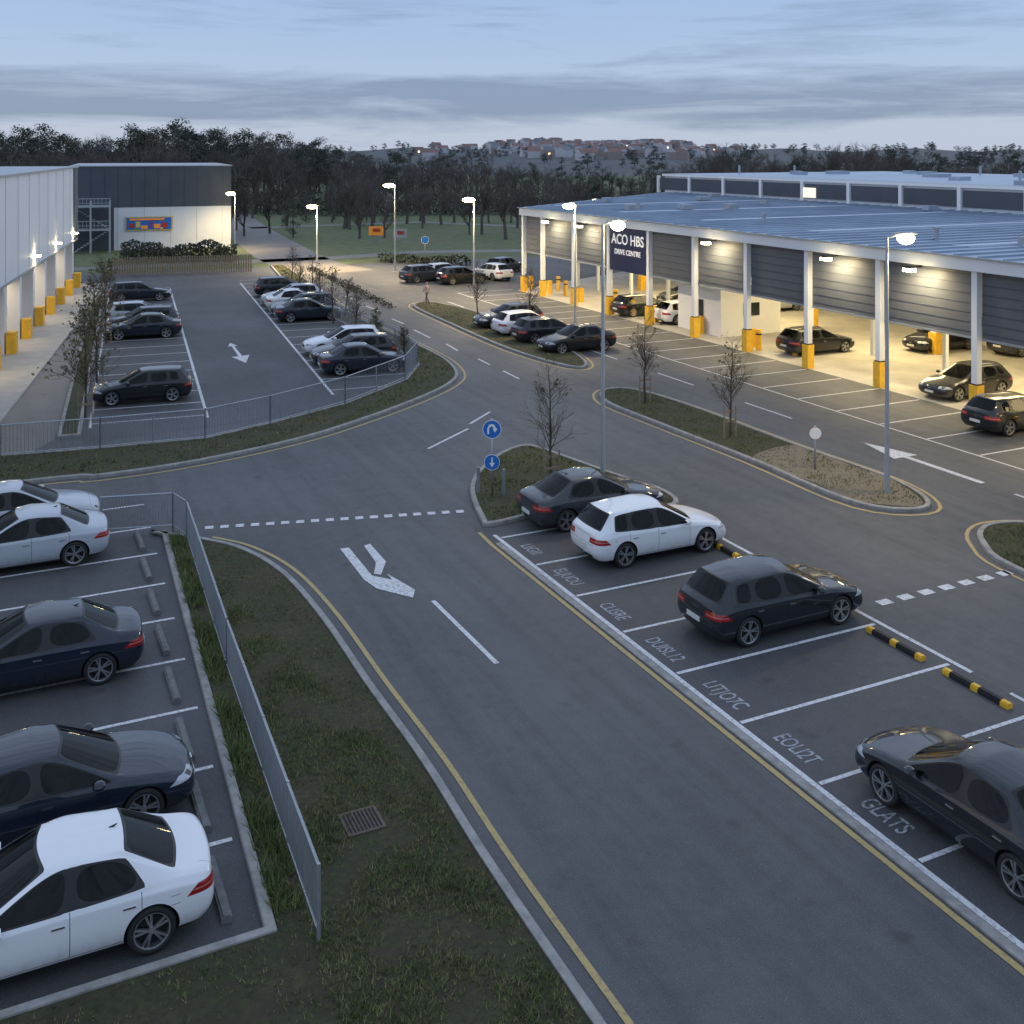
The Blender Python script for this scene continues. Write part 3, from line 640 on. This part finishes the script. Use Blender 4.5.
# ---------------------------------------------------------------- cars
def paint_material():
    m, nt, b = nodes('car_paint'); oi = nt.nodes.new('ShaderNodeObjectInfo'); tc = nt.nodes.new('ShaderNodeTexCoord'); sp = nt.nodes.new('ShaderNodeSeparateXYZ')
    nt.links.new(tc.outputs['Object'], sp.inputs[0]); x, y, z = sp.outputs; ay = mth(nt, 'ABSOLUTE', y)
    def rngm(v, a, b_): return mth(nt, 'MULTIPLY', mth(nt, 'GREATER_THAN', v, a), mth(nt, 'LESS_THAN', v, b_))
    def boxm(xr, yr, zr, xx=None):
        o = rngm(xx or x, *xr); o = mth(nt, 'MULTIPLY', o, rngm(ay, *yr)); return mth(nt, 'MULTIPLY', o, rngm(z, *zr))
    col = oi.outputs['Color']; c = col
    dirt = mth(nt, 'MULTIPLY', mth(nt, 'MULTIPLY', ramp(nt, z, .62, .25), ramp(nt, noise(nt, 6, 5, .7, tc.outputs['Object']), .35, .7)), .3); c = mix(nt, dirt, c, (.08, .075, .07))
    seam = None
    for x0 in (.80, -.27, -1.22):
        k = boxm((x0-.006, x0+.006), (.55, 1), (.30, .93)); seam = k if seam is None else mth(nt, 'MAXIMUM', seam, k)
    for k in (boxm((-1.22, .80), (.6, 1), (.288, .300)), boxm((-2.5, -1.9), (-1, .60), (.635, .645)), boxm((1.98, 1.99), (-1, 2), (.4, 2)), boxm((1.0, 1.98), (.70, .708), (.7, 2)), boxm((-2.5, -2.05), (.60, .606), (.64, 2)), boxm((-1.75, -1.62), (.86, 1), (.76, .768)), boxm((-1.75, -1.62), (.86, 1), (.64, .648))): seam = mth(nt, 'MAXIMUM', seam, k)
    c = mix(nt, mth(nt, 'MULTIPLY', seam, .8), c, (.004, .004, .004))
    sill = mth(nt, 'LESS_THAN', z, .255); c = mix(nt, sill, c, (.012, .012, .012))
    grille = mth(nt, 'MAXIMUM', boxm((2.05, 3), (-1, .40), (.46, .62)), boxm((2.05, 3), (-1, .58), (.25, .37))); c = mix(nt, grille, c, (.006, .006, .007))
    rb = boxm((-3, -2.1), (-1, .5), (.2, .36)); c = mix(nt, rb, c, (.012, .012, .012))
    xs = mth(nt, 'ADD', x, mth(nt, 'MULTIPLY', mth(nt, 'SUBTRACT', z, .65), -1.6))
    head = boxm((1.88, 3), (.46, 1), (.60, .70), xs); c = mix(nt, head, c, (.42, .45, .49))
    headd = boxm((1.88, 3), (.60, .72), (.615, .69), xs); c = mix(nt, headd, c, (.04, .04, .045))
    xt = mth(nt, 'ADD', x, mth(nt, 'MULTIPLY', mth(nt, 'SUBTRACT', z, .76), 1.2))
    tail = boxm((-3, -1.92), (.42, 1), (.69, .83), xt); c = mix(nt, tail, c, (.30, .008, .008))
    tailin = boxm((-3, -1.95), (.46, 1), (.745, .768), xt); c = mix(nt, tailin, c, (.45, .16, .13))
    geo = nt.nodes.new('ShaderNodeNewGeometry'); c = mix(nt, geo.outputs['Backfacing'], c, (.03, .03, .03))   # cabin lining on the inside of the shell
    nt.links.new(c, b.inputs['Base Color']); b.inputs['Metallic'].default_value = 0; b.inputs['Roughness'].default_value = .4; b.inputs['Specular IOR Level'].default_value = .12
    b.inputs['Coat Weight'].default_value = 1; b.inputs['Coat Roughness'].default_value = .015; b.inputs['Coat IOR'].default_value = 1.5
    return m
M_PAINT = paint_material()
def glass_material():
    m, nt, b = nodes('car_glass'); b.inputs['Base Color'].default_value = (.004, .005, .006, 1); b.inputs['Roughness'].default_value = .02; b.inputs['IOR'].default_value = 1.45
    tr = nt.nodes.new('ShaderNodeBsdfTransparent'); tr.inputs[0].default_value = (.50, .57, .56, 1)
    fr = nt.nodes.new('ShaderNodeFresnel'); fr.inputs[0].default_value = 1.45
    f = mth(nt, 'ADD', mth(nt, 'MULTIPLY', fr.outputs[0], .5), .50)
    ms = nt.nodes.new('ShaderNodeMixShader'); nt.links.new(f, ms.inputs[0]); nt.links.new(tr.outputs[0], ms.inputs[1]); nt.links.new(b.outputs[0], ms.inputs[2])
    nt.links.new(ms.outputs[0], nt.nodes['Material Output'].inputs[0]); return m
M_GLASS = glass_material()
M_TRIM = simple('black_trim', (.004, .004, .005), .35)
M_RIM = simple('alloy_rim', (.45, .46, .48), .28, .85, var=.05)
M_CHR = simple('chrome_trim', (.6, .6, .62), .2, 1, var=.02)
M_DISC = simple('brake_disc', (.04, .04, .045), .5, .5)
M_SEAT = simple('seat_fabric', (.06, .06, .062), .85, var=.2)
M_PLATE = simple('number_plate', (.62, .62, .58), .5, var=.1, scale=25)
CARM = [M_PAINT, M_GLASS, M_TRIM, M_DK, M_RIM, M_BLK, M_CHR, M_PLATE, M_DISC, M_SEAT]
def low(x, belt, k=1.0, zb=.18): return [(x, 0, zb), (x, .78*k, zb), (x, .895*k, .33), (x, .93*k, .58), (x, .905*k, belt-.11)]
def cage(kind):
    C = []
    C.append(([(2.22, 0, .21), (2.24, .55, .22), (2.32, .64, .34), (2.33, .64, .48), (2.30, .62, .60), (2.27, .58, .645), (2.25, .52, .66), (2.24, .42, .67), (2.25, .25, .68), (2.25, 0, .685)], 'p', 'p'))
    C.append(([(2.05, 0, .19), (2.04, .76, .20), (2.12, .87, .33), (2.12, .89, .48), (2.06, .85, .62), (2.0, .78, .71), (1.99, .70, .735), (2.01, .58, .745), (2.05, .3, .76), (2.07, 0, .765)], 'p', 'p'))
    C.append((low(1.72, .84, .99)+[(1.70, .83, .79), (1.70, .76, .82), (1.72, .62, .83), (1.74, .32, .85), (1.75, 0, .855)], 'p', 'p'))
    C.append((low(1.30, .90, 1)+[(1.28, .855, .86), (1.28, .79, .885), (1.28, .66, .895), (1.32, .34, .915), (1.33, 0, .92)], 'p', 'p'))
    C.append((low(.90, .95, 1)+[(.86, .86, .905), (.88, .83, .925), (.96, .755, .935), (1.08, .4, .955), (1.12, 0, .96)], 'g', 'g'))
    C.append((low(.35, .96, 1)+[(.28, .875, .915), (.08, .655, 1.375), (.03, .59, 1.42), (.11, .3, 1.45), (.14, 0, 1.455)], 'g', 'p'))
    C.append((low(-.22, .97, 1)+[(-.22, .88, .925), (-.26, .65, 1.415), (-.26, .58, 1.455), (-.26, .3, 1.485), (-.26, 0, 1.49)], 't', 'p'))
    C.append((low(-.32, .97, 1)+[(-.32, .88, .928), (-.34, .648, 1.415), (-.34, .578, 1.455), (-.34, .3, 1.485), (-.34, 0, 1.49)], 'g', 'p'))
    if kind == 'sedan':
        C.append((low(-1.02, .98, 1)+[(-1.30, .862, .965), (-1.02, .635, 1.345), (-1.02, .57, 1.40), (-1.05, .3, 1.435), (-1.06, 0, 1.44)], 'p', 'g'))
        C.append((low(-1.55, .98, 1)+[(-1.62, .83, .97), (-1.66, .765, .995), (-1.70, .68, 1.005), (-1.77, .35, 1.025), (-1.80, 0, 1.03)], 'p', 'p'))
        C.append((low(-1.90, .96, .98)+[(-1.97, .80, .945), (-2.0, .73, .975), (-2.02, .64, .99), (-2.06, .34, 1.005), (-2.08, 0, 1.01)], 'p', 'p'))
    else:
        C.append((low(-1.05, .98, 1)+[(-1.14, .872, .955), (-1.12, .645, 1.40), (-1.12, .575, 1.445), (-1.12, .3, 1.475), (-1.12, 0, 1.48)], 't', 'p'))
        C.append((low(-1.16, .98, 1)+[(-1.24, .87, .96), (-1.20, .643, 1.395), (-1.20, .573, 1.44), (-1.20, .3, 1.472), (-1.20, 0, 1.477)], 'g', 'p'))
        C.append((low(-1.55, .98, .99)+[(-1.70, .85, 1.0), (-1.58, .62, 1.34), (-1.70, .565, 1.40), (-1.79, .3, 1.435), (-1.81, 0, 1.44)], 'p', 'g'))
        C.append((low(-1.92, .97, .98)+[(-2.0, .81, .96), (-2.03, .75, .99), (-2.07, .68, 1.01), (-2.13, .35, 1.02), (-2.15, 0, 1.025)], 'p', 'p'))
    z = -.0 if kind == 'sedan' else -.02
    C.append(([(-2.08, 0, .20), (-2.06, .74, .21), (-2.16, .87, .36), (-2.18, .885, .58), (-2.17, .855, .78+z), (-2.17, .78, .885+z), (-2.20, .69, .925+z), (-2.22, .60, .94+z), (-2.26, .3, .965+z), (-2.27, 0, .97+z)], 'p', 'p'))
    C.append(([(-2.22, 0, .26), (-2.22, .56, .27), (-2.31, .66, .40), (-2.32, .67, .58), (-2.30, .66, .74), (-2.27, .60, .84), (-2.27, .52, .855), (-2.27, .42, .865), (-2.28, .25, .875), (-2.28, 0, .88)], 'p', 'p'))
    return C
WR = .34
def wheel(mb, cx, cy, side, r=WR, w=.21):
    n = 40; prof = [(r-.085, w/2-.012), (r-.05, w/2), (r-.015, w/2-.012), (r, w/2-.035), (r, -w/2+.03), (r-.02, -w/2)]
    ring = []
    for (pr, py) in prof:
        ring.append([(cx+pr*math.cos(2*math.pi*k/n), cy+side*py, r+pr*math.sin(2*math.pi*k/n)) for k in range(n)])
    for a, b in zip(ring[:-1], ring[1:]):
        for k in range(n): q = [a[k], a[(k+1) % n], b[(k+1) % n], b[k]]; mb.face(q if side < 0 else q[::-1], 5)
    def P(rad, ang, yo): return (cx+rad*math.cos(ang), cy+side*yo, r+rad*math.sin(ang))
    for k in range(n):
        a, b = 2*math.pi*k/n, 2*math.pi*(k+1)/n
        for (r0, y0, r1, y1, m) in ((r-.085, w/2-.012, r-.105, w/2-.018, 4), (r-.105, w/2-.018, r-.11, 0, 4), (r-.11, 0, r-.20, 0, 3), (r-.20, .0, 0.001, 0.0, 8)):
            q = [P(r0, a, y0), P(r0, b, y0), P(r1, b, y1), P(r1, a, y1)]; mb.face(q if side < 0 else q[::-1], m)
    for s_ in range(5):
        for da in (-.16, .16):
            a = 2*math.pi*s_/5+.1+da; d = .075; a0 = a-da*.3
            q = [P(.05, a0-.28, w/2-.03), P(r-.10, a-d, w/2-.022), P(r-.10, a+d, w/2-.022), P(.05, a0+.28, w/2-.03)]; mb.face(q if side > 0 else q[::-1], 4)
            for s2 in (-1, 1):
                q = [P(.05, a0+s2*.28, w/2-.03), P(r-.10, a+s2*d, w/2-.022), P(r-.10, a+s2*d, w/2-.06), P(.05, a0+s2*.28, w/2-.07)]; mb.face(q, 4)
    mb.tube((cx, cy+side*(w/2-.06), r), (cx, cy+side*(w/2-.022), r), .055, .05, 12, 4, True)
def car_mesh(kind):
    C = cage(kind); bm = bmesh.new(); rings = []
    bm.edges.layers.float.new('crease_edge'); bm.verts.layers.float.new('crease_vert')
    for pts, _, _ in C:
        ring = [bm.verts.new(pts[0])]+[bm.verts.new(p) for p in pts[1:9]]+[bm.verts.new(pts[9])]+[bm.verts.new((p[0], -p[1], p[2])) for p in pts[8:0:-1]]
        rings.append(ring)
    N = 18; cl = bm.edges.layers.float['crease_edge']; cv = bm.verts.layers.float['crease_vert']
    for i in range(len(C)-1):
        for k in range(N):
            f = bm.faces.new((rings[i][k], rings[i][(k+1) % N], rings[i+1][(k+1) % N], rings[i+1][k])); band = k if k < 9 else 17-k
            if band == 5 and C[i][1] == 'g': f.material_index = 1
            elif band == 5 and C[i][1] == 't': f.material_index = 2
            elif band in (7, 8) and C[i][2] == 'g': f.material_index = 1
            elif band == 0: f.material_index = 3
    for ring in (rings[0], rings[-1]):
        for k in range(9):
            a, b = ring[k], ring[k+1]; c, d = ring[(N-k-1) % N], ring[(N-k) % N]
            vs = []
            for v in (a, b, c, d):
                if v not in vs: vs.append(v)
            bm.faces.new(vs)
    for i in range(len(C)-1):
        for k, cr in ((1, .6), (4, .6), (5, .5), (17, .6), (14, .6), (13, .5), (6, .35), (12, .35)):
            e = bm.edges.get((rings[i][k], rings[i+1][k]))
            if e: e[cl] = cr
    bmesh.ops.recalc_face_normals(bm, faces=bm.faces)
    gl = [f for f in bm.faces if f.material_index == 1]
    r = bmesh.ops.inset_region(bm, faces=gl, thickness=.020, depth=-.003, use_even_offset=True)
    for f in r['faces']: f.material_index = 2
    for e in bm.edges:
        ms = {f.material_index for f in e.link_faces}
        if len(ms) == 2 and (1 in ms or 2 in ms): e[cl] = max(e[cl], .9)
    # keep pane corners crisp (a pane corner touches exactly one glass face)
    for v in bm.verts:
        if sum(f.material_index == 1 for f in v.link_faces) == 1:
            v[cv] = .75
            for e in v.link_edges:
                o = e.other_vert(v)
                if not any(f.material_index == 1 for f in o.link_faces) and all(f.material_index == 2 for f in e.link_faces): o[cv] = .75
    me = bpy.data.meshes.new('cage'); bm.to_mesh(me); bm.free()
    for m in CARM: me.materials.append(m)
    ob = bpy.data.objects.new('cage', me); scene.collection.objects.link(ob)
    ss = ob.modifiers.new('s', 'SUBSURF'); ss.levels = 3; ss.render_levels = 3
    cut = MB()
    for cx in (1.38, -1.36):
        for sd in (1, -1): cut.tube((cx, sd*.60, .345), (cx, sd*1.2, .345), .385, .385, 40, 3, True)
    co = cut.build('cut', CARM)
    bmc = bmesh.new(); bmc.from_mesh(co.data); bmesh.ops.recalc_face_normals(bmc, faces=bmc.faces); bmc.to_mesh(co.data); bmc.free()
    bo = ob.modifiers.new('b', 'BOOLEAN'); bo.object = co; bo.operation = 'DIFFERENCE'; bo.solver = 'EXACT'
    bpy.context.view_layer.update(); dg = bpy.context.evaluated_depsgraph_get()
    out = bpy.data.meshes.new_from_object(ob.evaluated_get(dg)); bpy.data.objects.remove(ob); bpy.data.objects.remove(co)
    mb = MB()
    for cx in (1.38, -1.36):
        for sd in (1, -1): wheel(mb, cx, sd*.80, sd)
    for sd in (1, -1):
        c = (.66, sd*1.0, .985); n = len(mb.v)
        for (dx, w, h) in ((-.07, .085, .055), (-.02, .105, .075), (.05, .10, .07), (.09, .06, .04)):
            for k in range(10):
                a = -2*math.pi*k/10; mb.v.append((c[0]+dx, c[1]+w*math.cos(a), c[2]+h*math.sin(a)))
        for j in range(3):
            for k in range(10): mb.f.append((n+j*10+k, n+(j+1)*10+k, n+(j+1)*10+(k+1) % 10, n+j*10+(k+1) % 10)); mb.m.append(0)
        mb.f.append(tuple(n+k for k in range(10))); mb.m.append(6); mb.f.append(tuple(n+39-k for k in range(10))); mb.m.append(0)
        mb.tube((.68, sd*.85, .93), (.67, sd*.94, .955), .03, .025, 6, 2)
        for hx in (-.12, -1.05): mb.box((hx, sd*.912, .775), (.17, .03, .022), 0, 6)
    mb.box((-2.315, 0, .52 if kind == 'sedan' else .56), (.02, .50, .11), 0, 7); mb.box((2.32, 0, .41), (.02, .50, .10), 0, 7)
    mb.box((2.305, 0, .56), (.02, .16, .05), 0, 6)
    mb.tube((-.85, 0, 1.43), (-.97, 0, 1.48), .025, .008, 6, 2, True)
    mb.box((-.35, 0, .56), (2.5, 1.5, .06), 0, 3); mb.box((.80, 0, .80), (.36, 1.36, .20), 0, 3); mb.box((-1.42, 0, .90), (.42, 1.24, .05), 0, 3)
    for sy in (.36, -.36):
        mb.box((.02, sy, .70), (.50, .48, .16), 0, 9); mb.box((-.26, sy, .95), (.13, .46, .56), 0, 9, 0, R(-14)); mb.box((-.35, sy, 1.27), (.09, .25, .14), 0, 9, 0, R(-10))
    mb.box((-.86, 0, .72), (.46, 1.22, .16), 0, 9); mb.box((-1.14, 0, .93), (.14, 1.20, .46), 0, 9, 0, R(-16))
    for sy in (.36, -.36): mb.box((-1.20, sy, 1.18), (.08, .22, .11), 0, 9)
    for k in range(14):
        a, b = 2*math.pi*k/14, 2*math.pi*(k+1)/14
        pt = lambda t: (.50+.06*math.sin(t), .36+.17*math.cos(t), .93+.16*math.sin(t)); mb.tube(pt(a), pt(b), .015, .015, 5, 5)
    wm = bpy.data.meshes.new('w'); wm.from_pydata(mb.v, [], mb.f)
    for m in CARM: wm.materials.append(m)
    wm.polygons.foreach_set('material_index', mb.m); wm.update()
    bm = bmesh.new(); bm.from_mesh(out); bm.from_mesh(wm)
    for f in bm.faces: f.smooth = True
    for e in bm.edges:
        if len(e.link_faces) == 2 and e.calc_face_angle(0) > R(38): e.smooth = False
    bm.to_mesh(out); bm.free(); out.name = kind; return out
CM = {'sedan': car_mesh('sedan'), 'hatch': car_mesh('hatch')}
BLKC = (.008, .010, .014); NAVYC = (.010, .016, .030); GREYC = (.028, .032, .040); WHT = (.74, .75, .77); SIL = (.42, .45, .49); CHA = (.012, .015, .021)
def car(kind, x, y, ang, col, sc=(1, 1, 1), z=.012):
    o = bpy.data.objects.new('parked_car', CM[kind]); scene.collection.objects.link(o); o.location = (x, y, z); o.rotation_euler = (0, 0, R(ang)); o.scale = sc; o.color = (*col, 1)
car('sedan', .60, 16.95, 180, WHT, (1, 1, 1)); car('sedan', .80, 19.95, 1, NAVYC); car('sedan', .60, 25.55, 179, NAVYC, (1, 1, 1))
car('sedan', .50, 32.85, 180, SIL); car('sedan', .5, 35.6, 0, SIL, (1, .98, 1))
car('sedan', 16.75, 29.35, 0, GREYC, (1, 1, 1)); car('hatch', 16.85, 26.2, 0, WHT, (.97, .99, 1.02)); car('hatch', 17.0, 20.95, 0, CHA, (1.0, 1, 1.02)); car('sedan', 14.9, 12.9, 91, CHA, (.98, 1, 1))
la = math.degrees(math.atan2(V_.y, V_.x))
car('hatch', *lot(3.9, -2.6), la+180, BLKC, (.95, 1, 1))
for u, c, k, f in ((21.5, NAVYC, 'sedan', 180), (24.5, GREYC, 'hatch', 180), (27.2, SIL, 'hatch', 0), (38.7, NAVYC, 'hatch', 0)): car(k, *lot(u, -2.4), la+f, c)
for u, c, k, f in ((6.9, NAVYC, 'sedan', 0), (9.6, BLKC, 'hatch', 180), (12.4, WHT, 'hatch', 180), (24.9, NAVYC, 'sedan', 0), (27.6, GREYC, 'hatch', 180), (30.3, WHT, 'sedan', 0), (33, SIL, 'hatch', 180), (38.0, BLKC, 'hatch', 0)): car(k, *lot(u, 8.3), la+f, c)
for s, c, k, f in ((54.2, BLKC, 'sedan', 180), (57.6, CHA, 'hatch', 0), (60.4, WHT, 'hatch', 0), (63.4, CHA, 'hatch', 180)): car(k, 29.9, s, f, c)
for x, s, a, c, k in ((41.9, 47.8, 0, BLKC, 'hatch'), (40.9, 36.4, 180, CHA, 'hatch'), (37.9, 31.2, 0, BLKC, 'hatch'), (49, 45.4, 180, BLKC, 'hatch'), (52.5, 42.5, 0, GREYC, 'hatch'), (41.5, 59.9, 0, WHT, 'hatch'), (40.6, 63.9, 0, BLKC, 'hatch'),
                      (47, 64, 0, BLKC, 'sedan'), (46.5, 67.2, 180, GREYC, 'hatch'), (50, 61.5, 0, SIL, 'hatch'), (55, 50, 0, CHA, 'hatch')): car(k, x, s, a, c)
for px, b, a, c in ((425, 281, 10, GREYC), (445, 279, 15, SIL), (462, 283, 5, BLKC), (492, 279, 100, WHT), (505, 272, 30, GREYC)):
    car('hatch', *G(px, b), a, c)

# ---------------------------------------------------------------- person
def person(px, base, ang):
    x, y = G(px, base); J = {'pel': (0, 0, .95, .13), 'ch': (0, .02, 1.3, .15), 'nk': (0, .02, 1.48, .06), 'hd': (0, .04, 1.62, .10), 'tp': (0, .04, 1.72, .07),
        'lh': (.1, 0, .88, .09), 'lk': (.1, .14, .5, .065), 'la': (.1, .1, .08, .045), 'lt': (.1, .24, .04, .04), 'rh': (-.1, 0, .88, .09), 'rk': (-.1, -.05, .5, .065), 'ra': (-.1, -.3, .12, .045), 'rt': (-.1, -.2, .03, .04),
        'ls': (.19, .02, 1.4, .06), 'le': (.25, -.1, 1.14, .045), 'lw': (.25, .0, .9, .035), 'rs': (-.19, .02, 1.4, .06), 're': (-.25, .06, 1.14, .045), 'rw': (-.24, .25, .95, .035)}
    ks = list(J); E = [('pel', 'ch'), ('ch', 'nk'), ('nk', 'hd'), ('hd', 'tp'), ('pel', 'lh'), ('lh', 'lk'), ('lk', 'la'), ('la', 'lt'), ('pel', 'rh'), ('rh', 'rk'), ('rk', 'ra'), ('ra', 'rt'), ('ch', 'ls'), ('ls', 'le'), ('le', 'lw'), ('ch', 'rs'), ('rs', 're'), ('re', 'rw')]
    me = bpy.data.meshes.new('person'); me.from_pydata([J[k][:3] for k in ks], [(ks.index(a), ks.index(b)) for a, b in E], []); o = bpy.data.objects.new('pedestrian', me); scene.collection.objects.link(o)
    md = o.modifiers.new('skin', 'SKIN')
    for i, k in enumerate(ks): me.skin_vertices[0].data[i].radius = (J[k][3], J[k][3])
    me.skin_vertices[0].data[0].use_root = True
    o.modifiers.new('sub', 'SUBSURF').levels = 2
    m, nt, b = nodes('clothing'); tc = nt.nodes.new('ShaderNodeTexCoord'); sp = nt.nodes.new('ShaderNodeSeparateXYZ'); nt.links.new(tc.outputs['Object'], sp.inputs[0]); z = sp.outputs[2]
    c = mix(nt, mth(nt, 'GREATER_THAN', z, .93), (.20, .14, .11), (.62, .42, .34)); c = mix(nt, mth(nt, 'GREATER_THAN', z, 1.48), c, (.5, .33, .25)); c = mix(nt, mth(nt, 'GREATER_THAN', z, 1.66), c, (.03, .02, .015)); nt.links.new(c, b.inputs['Base Color'])
    me.materials.append(m); o.location = (x, y, .01); o.rotation_euler = (0, 0, ang)
person(427, 305, R(40))

# ---------------------------------------------------------------- world, sun, camera
w = bpy.data.worlds.new('World'); scene.world = w; w.use_nodes = True; nt = w.node_tree; bg = nt.nodes['Background']
tc = nt.nodes.new('ShaderNodeTexCoord'); sp = nt.nodes.new('ShaderNodeSeparateXYZ'); nt.links.new(tc.outputs['Generated'], sp.inputs[0])
sky = nt.nodes.new('ShaderNodeTexSky'); sky.sky_type = 'NISHITA'; sky.sun_disc = False; sky.sun_elevation = R(8); sky.sun_rotation = R(-70); sky.altitude = 50
cr = nt.nodes.new('ShaderNodeValToRGB'); nt.links.new(sp.outputs[2], cr.inputs[0]); el = cr.color_ramp.elements
el[0].position = 0; el[0].color = (.45, .52, .65, 1); el[1].position = 1; el[1].color = (.58, .71, .95, 1)
for p, c in ((.03, (.42, .50, .65, 1)), (.08, (.36, .48, .68, 1)), (.14, (.32, .445, .69, 1)), (.30, (.56, .69, .94, 1))): e = el.new(p); e.color = c
mp = nt.nodes.new('ShaderNodeMapping'); mp.inputs['Scale'].default_value = (2.2, 2.2, 24); nt.links.new(tc.outputs['Generated'], mp.inputs[0])
n1 = noise(nt, 1.6, 9, .60, mp.outputs[0], .6)
mp2 = nt.nodes.new('ShaderNodeMapping'); mp2.inputs['Scale'].default_value = (5, 5, 55); nt.links.new(tc.outputs['Generated'], mp2.inputs[0])
n2 = noise(nt, 1.5, 9, .68, mp2.outputs[0], .5)
band = nt.nodes.new('ShaderNodeValToRGB'); nt.links.new(sp.outputs[2], band.inputs[0]); eb = band.color_ramp.elements
eb[0].position = 0; eb[0].color = (.0,)*3+(1,); eb[1].position = .5; eb[1].color = (.20,)*3+(1,)
for p, v in ((.018, .12), (.032, .36), (.062, .38), (.076, .14), (.10, .12), (.15, .14)): e = eb.new(p); e.color = (v, v, v, 1)
bv = nt.nodes.new('ShaderNodeRGBToBW'); nt.links.new(band.outputs[0], bv.inputs[0])
cf = ramp(nt, mth(nt, 'ADD', mth(nt, 'ADD', mth(nt, 'MULTIPLY', n1, .85), mth(nt, 'MULTIPLY', n2, .35)), mth(nt, 'SUBTRACT', bv.outputs[0], .15)), .60, .86)
cc = mix(nt, mth(nt, 'MULTIPLY', cf, .88), cr.outputs[0], (.18, .255, .41))
ad = mix(nt, .02, cc, sky.outputs[0], 'ADD')
nt.links.new(ad, bg.inputs[0]); bg.inputs[1].default_value = 1.05
sl = bpy.data.lights.new('sun', 'SUN'); sl.energy = .5; sl.angle = R(20); sl.color = (1, .93, .85); so = bpy.data.objects.new('sun', sl); scene.collection.objects.link(so)
so.rotation_euler = (R(82), 0, R(110)); so.location = (-30, 60, 60)
cam = bpy.data.cameras.new('camera'); co = bpy.data.objects.new('camera', cam); scene.collection.objects.link(co); co.location = (0, 0, H)
co.rotation_euler = (R(90), 0, -math.atan2(SS, CC)); cam.sensor_width = 36; cam.lens = 36*F/1024; cam.shift_y = -(512-HOR)/1024; cam.clip_end = 6000; cam.clip_start = .5
scene.camera = co
scene.view_settings.view_transform = 'Standard'; scene.view_settings.look = 'None'; scene.view_settings.exposure = 0
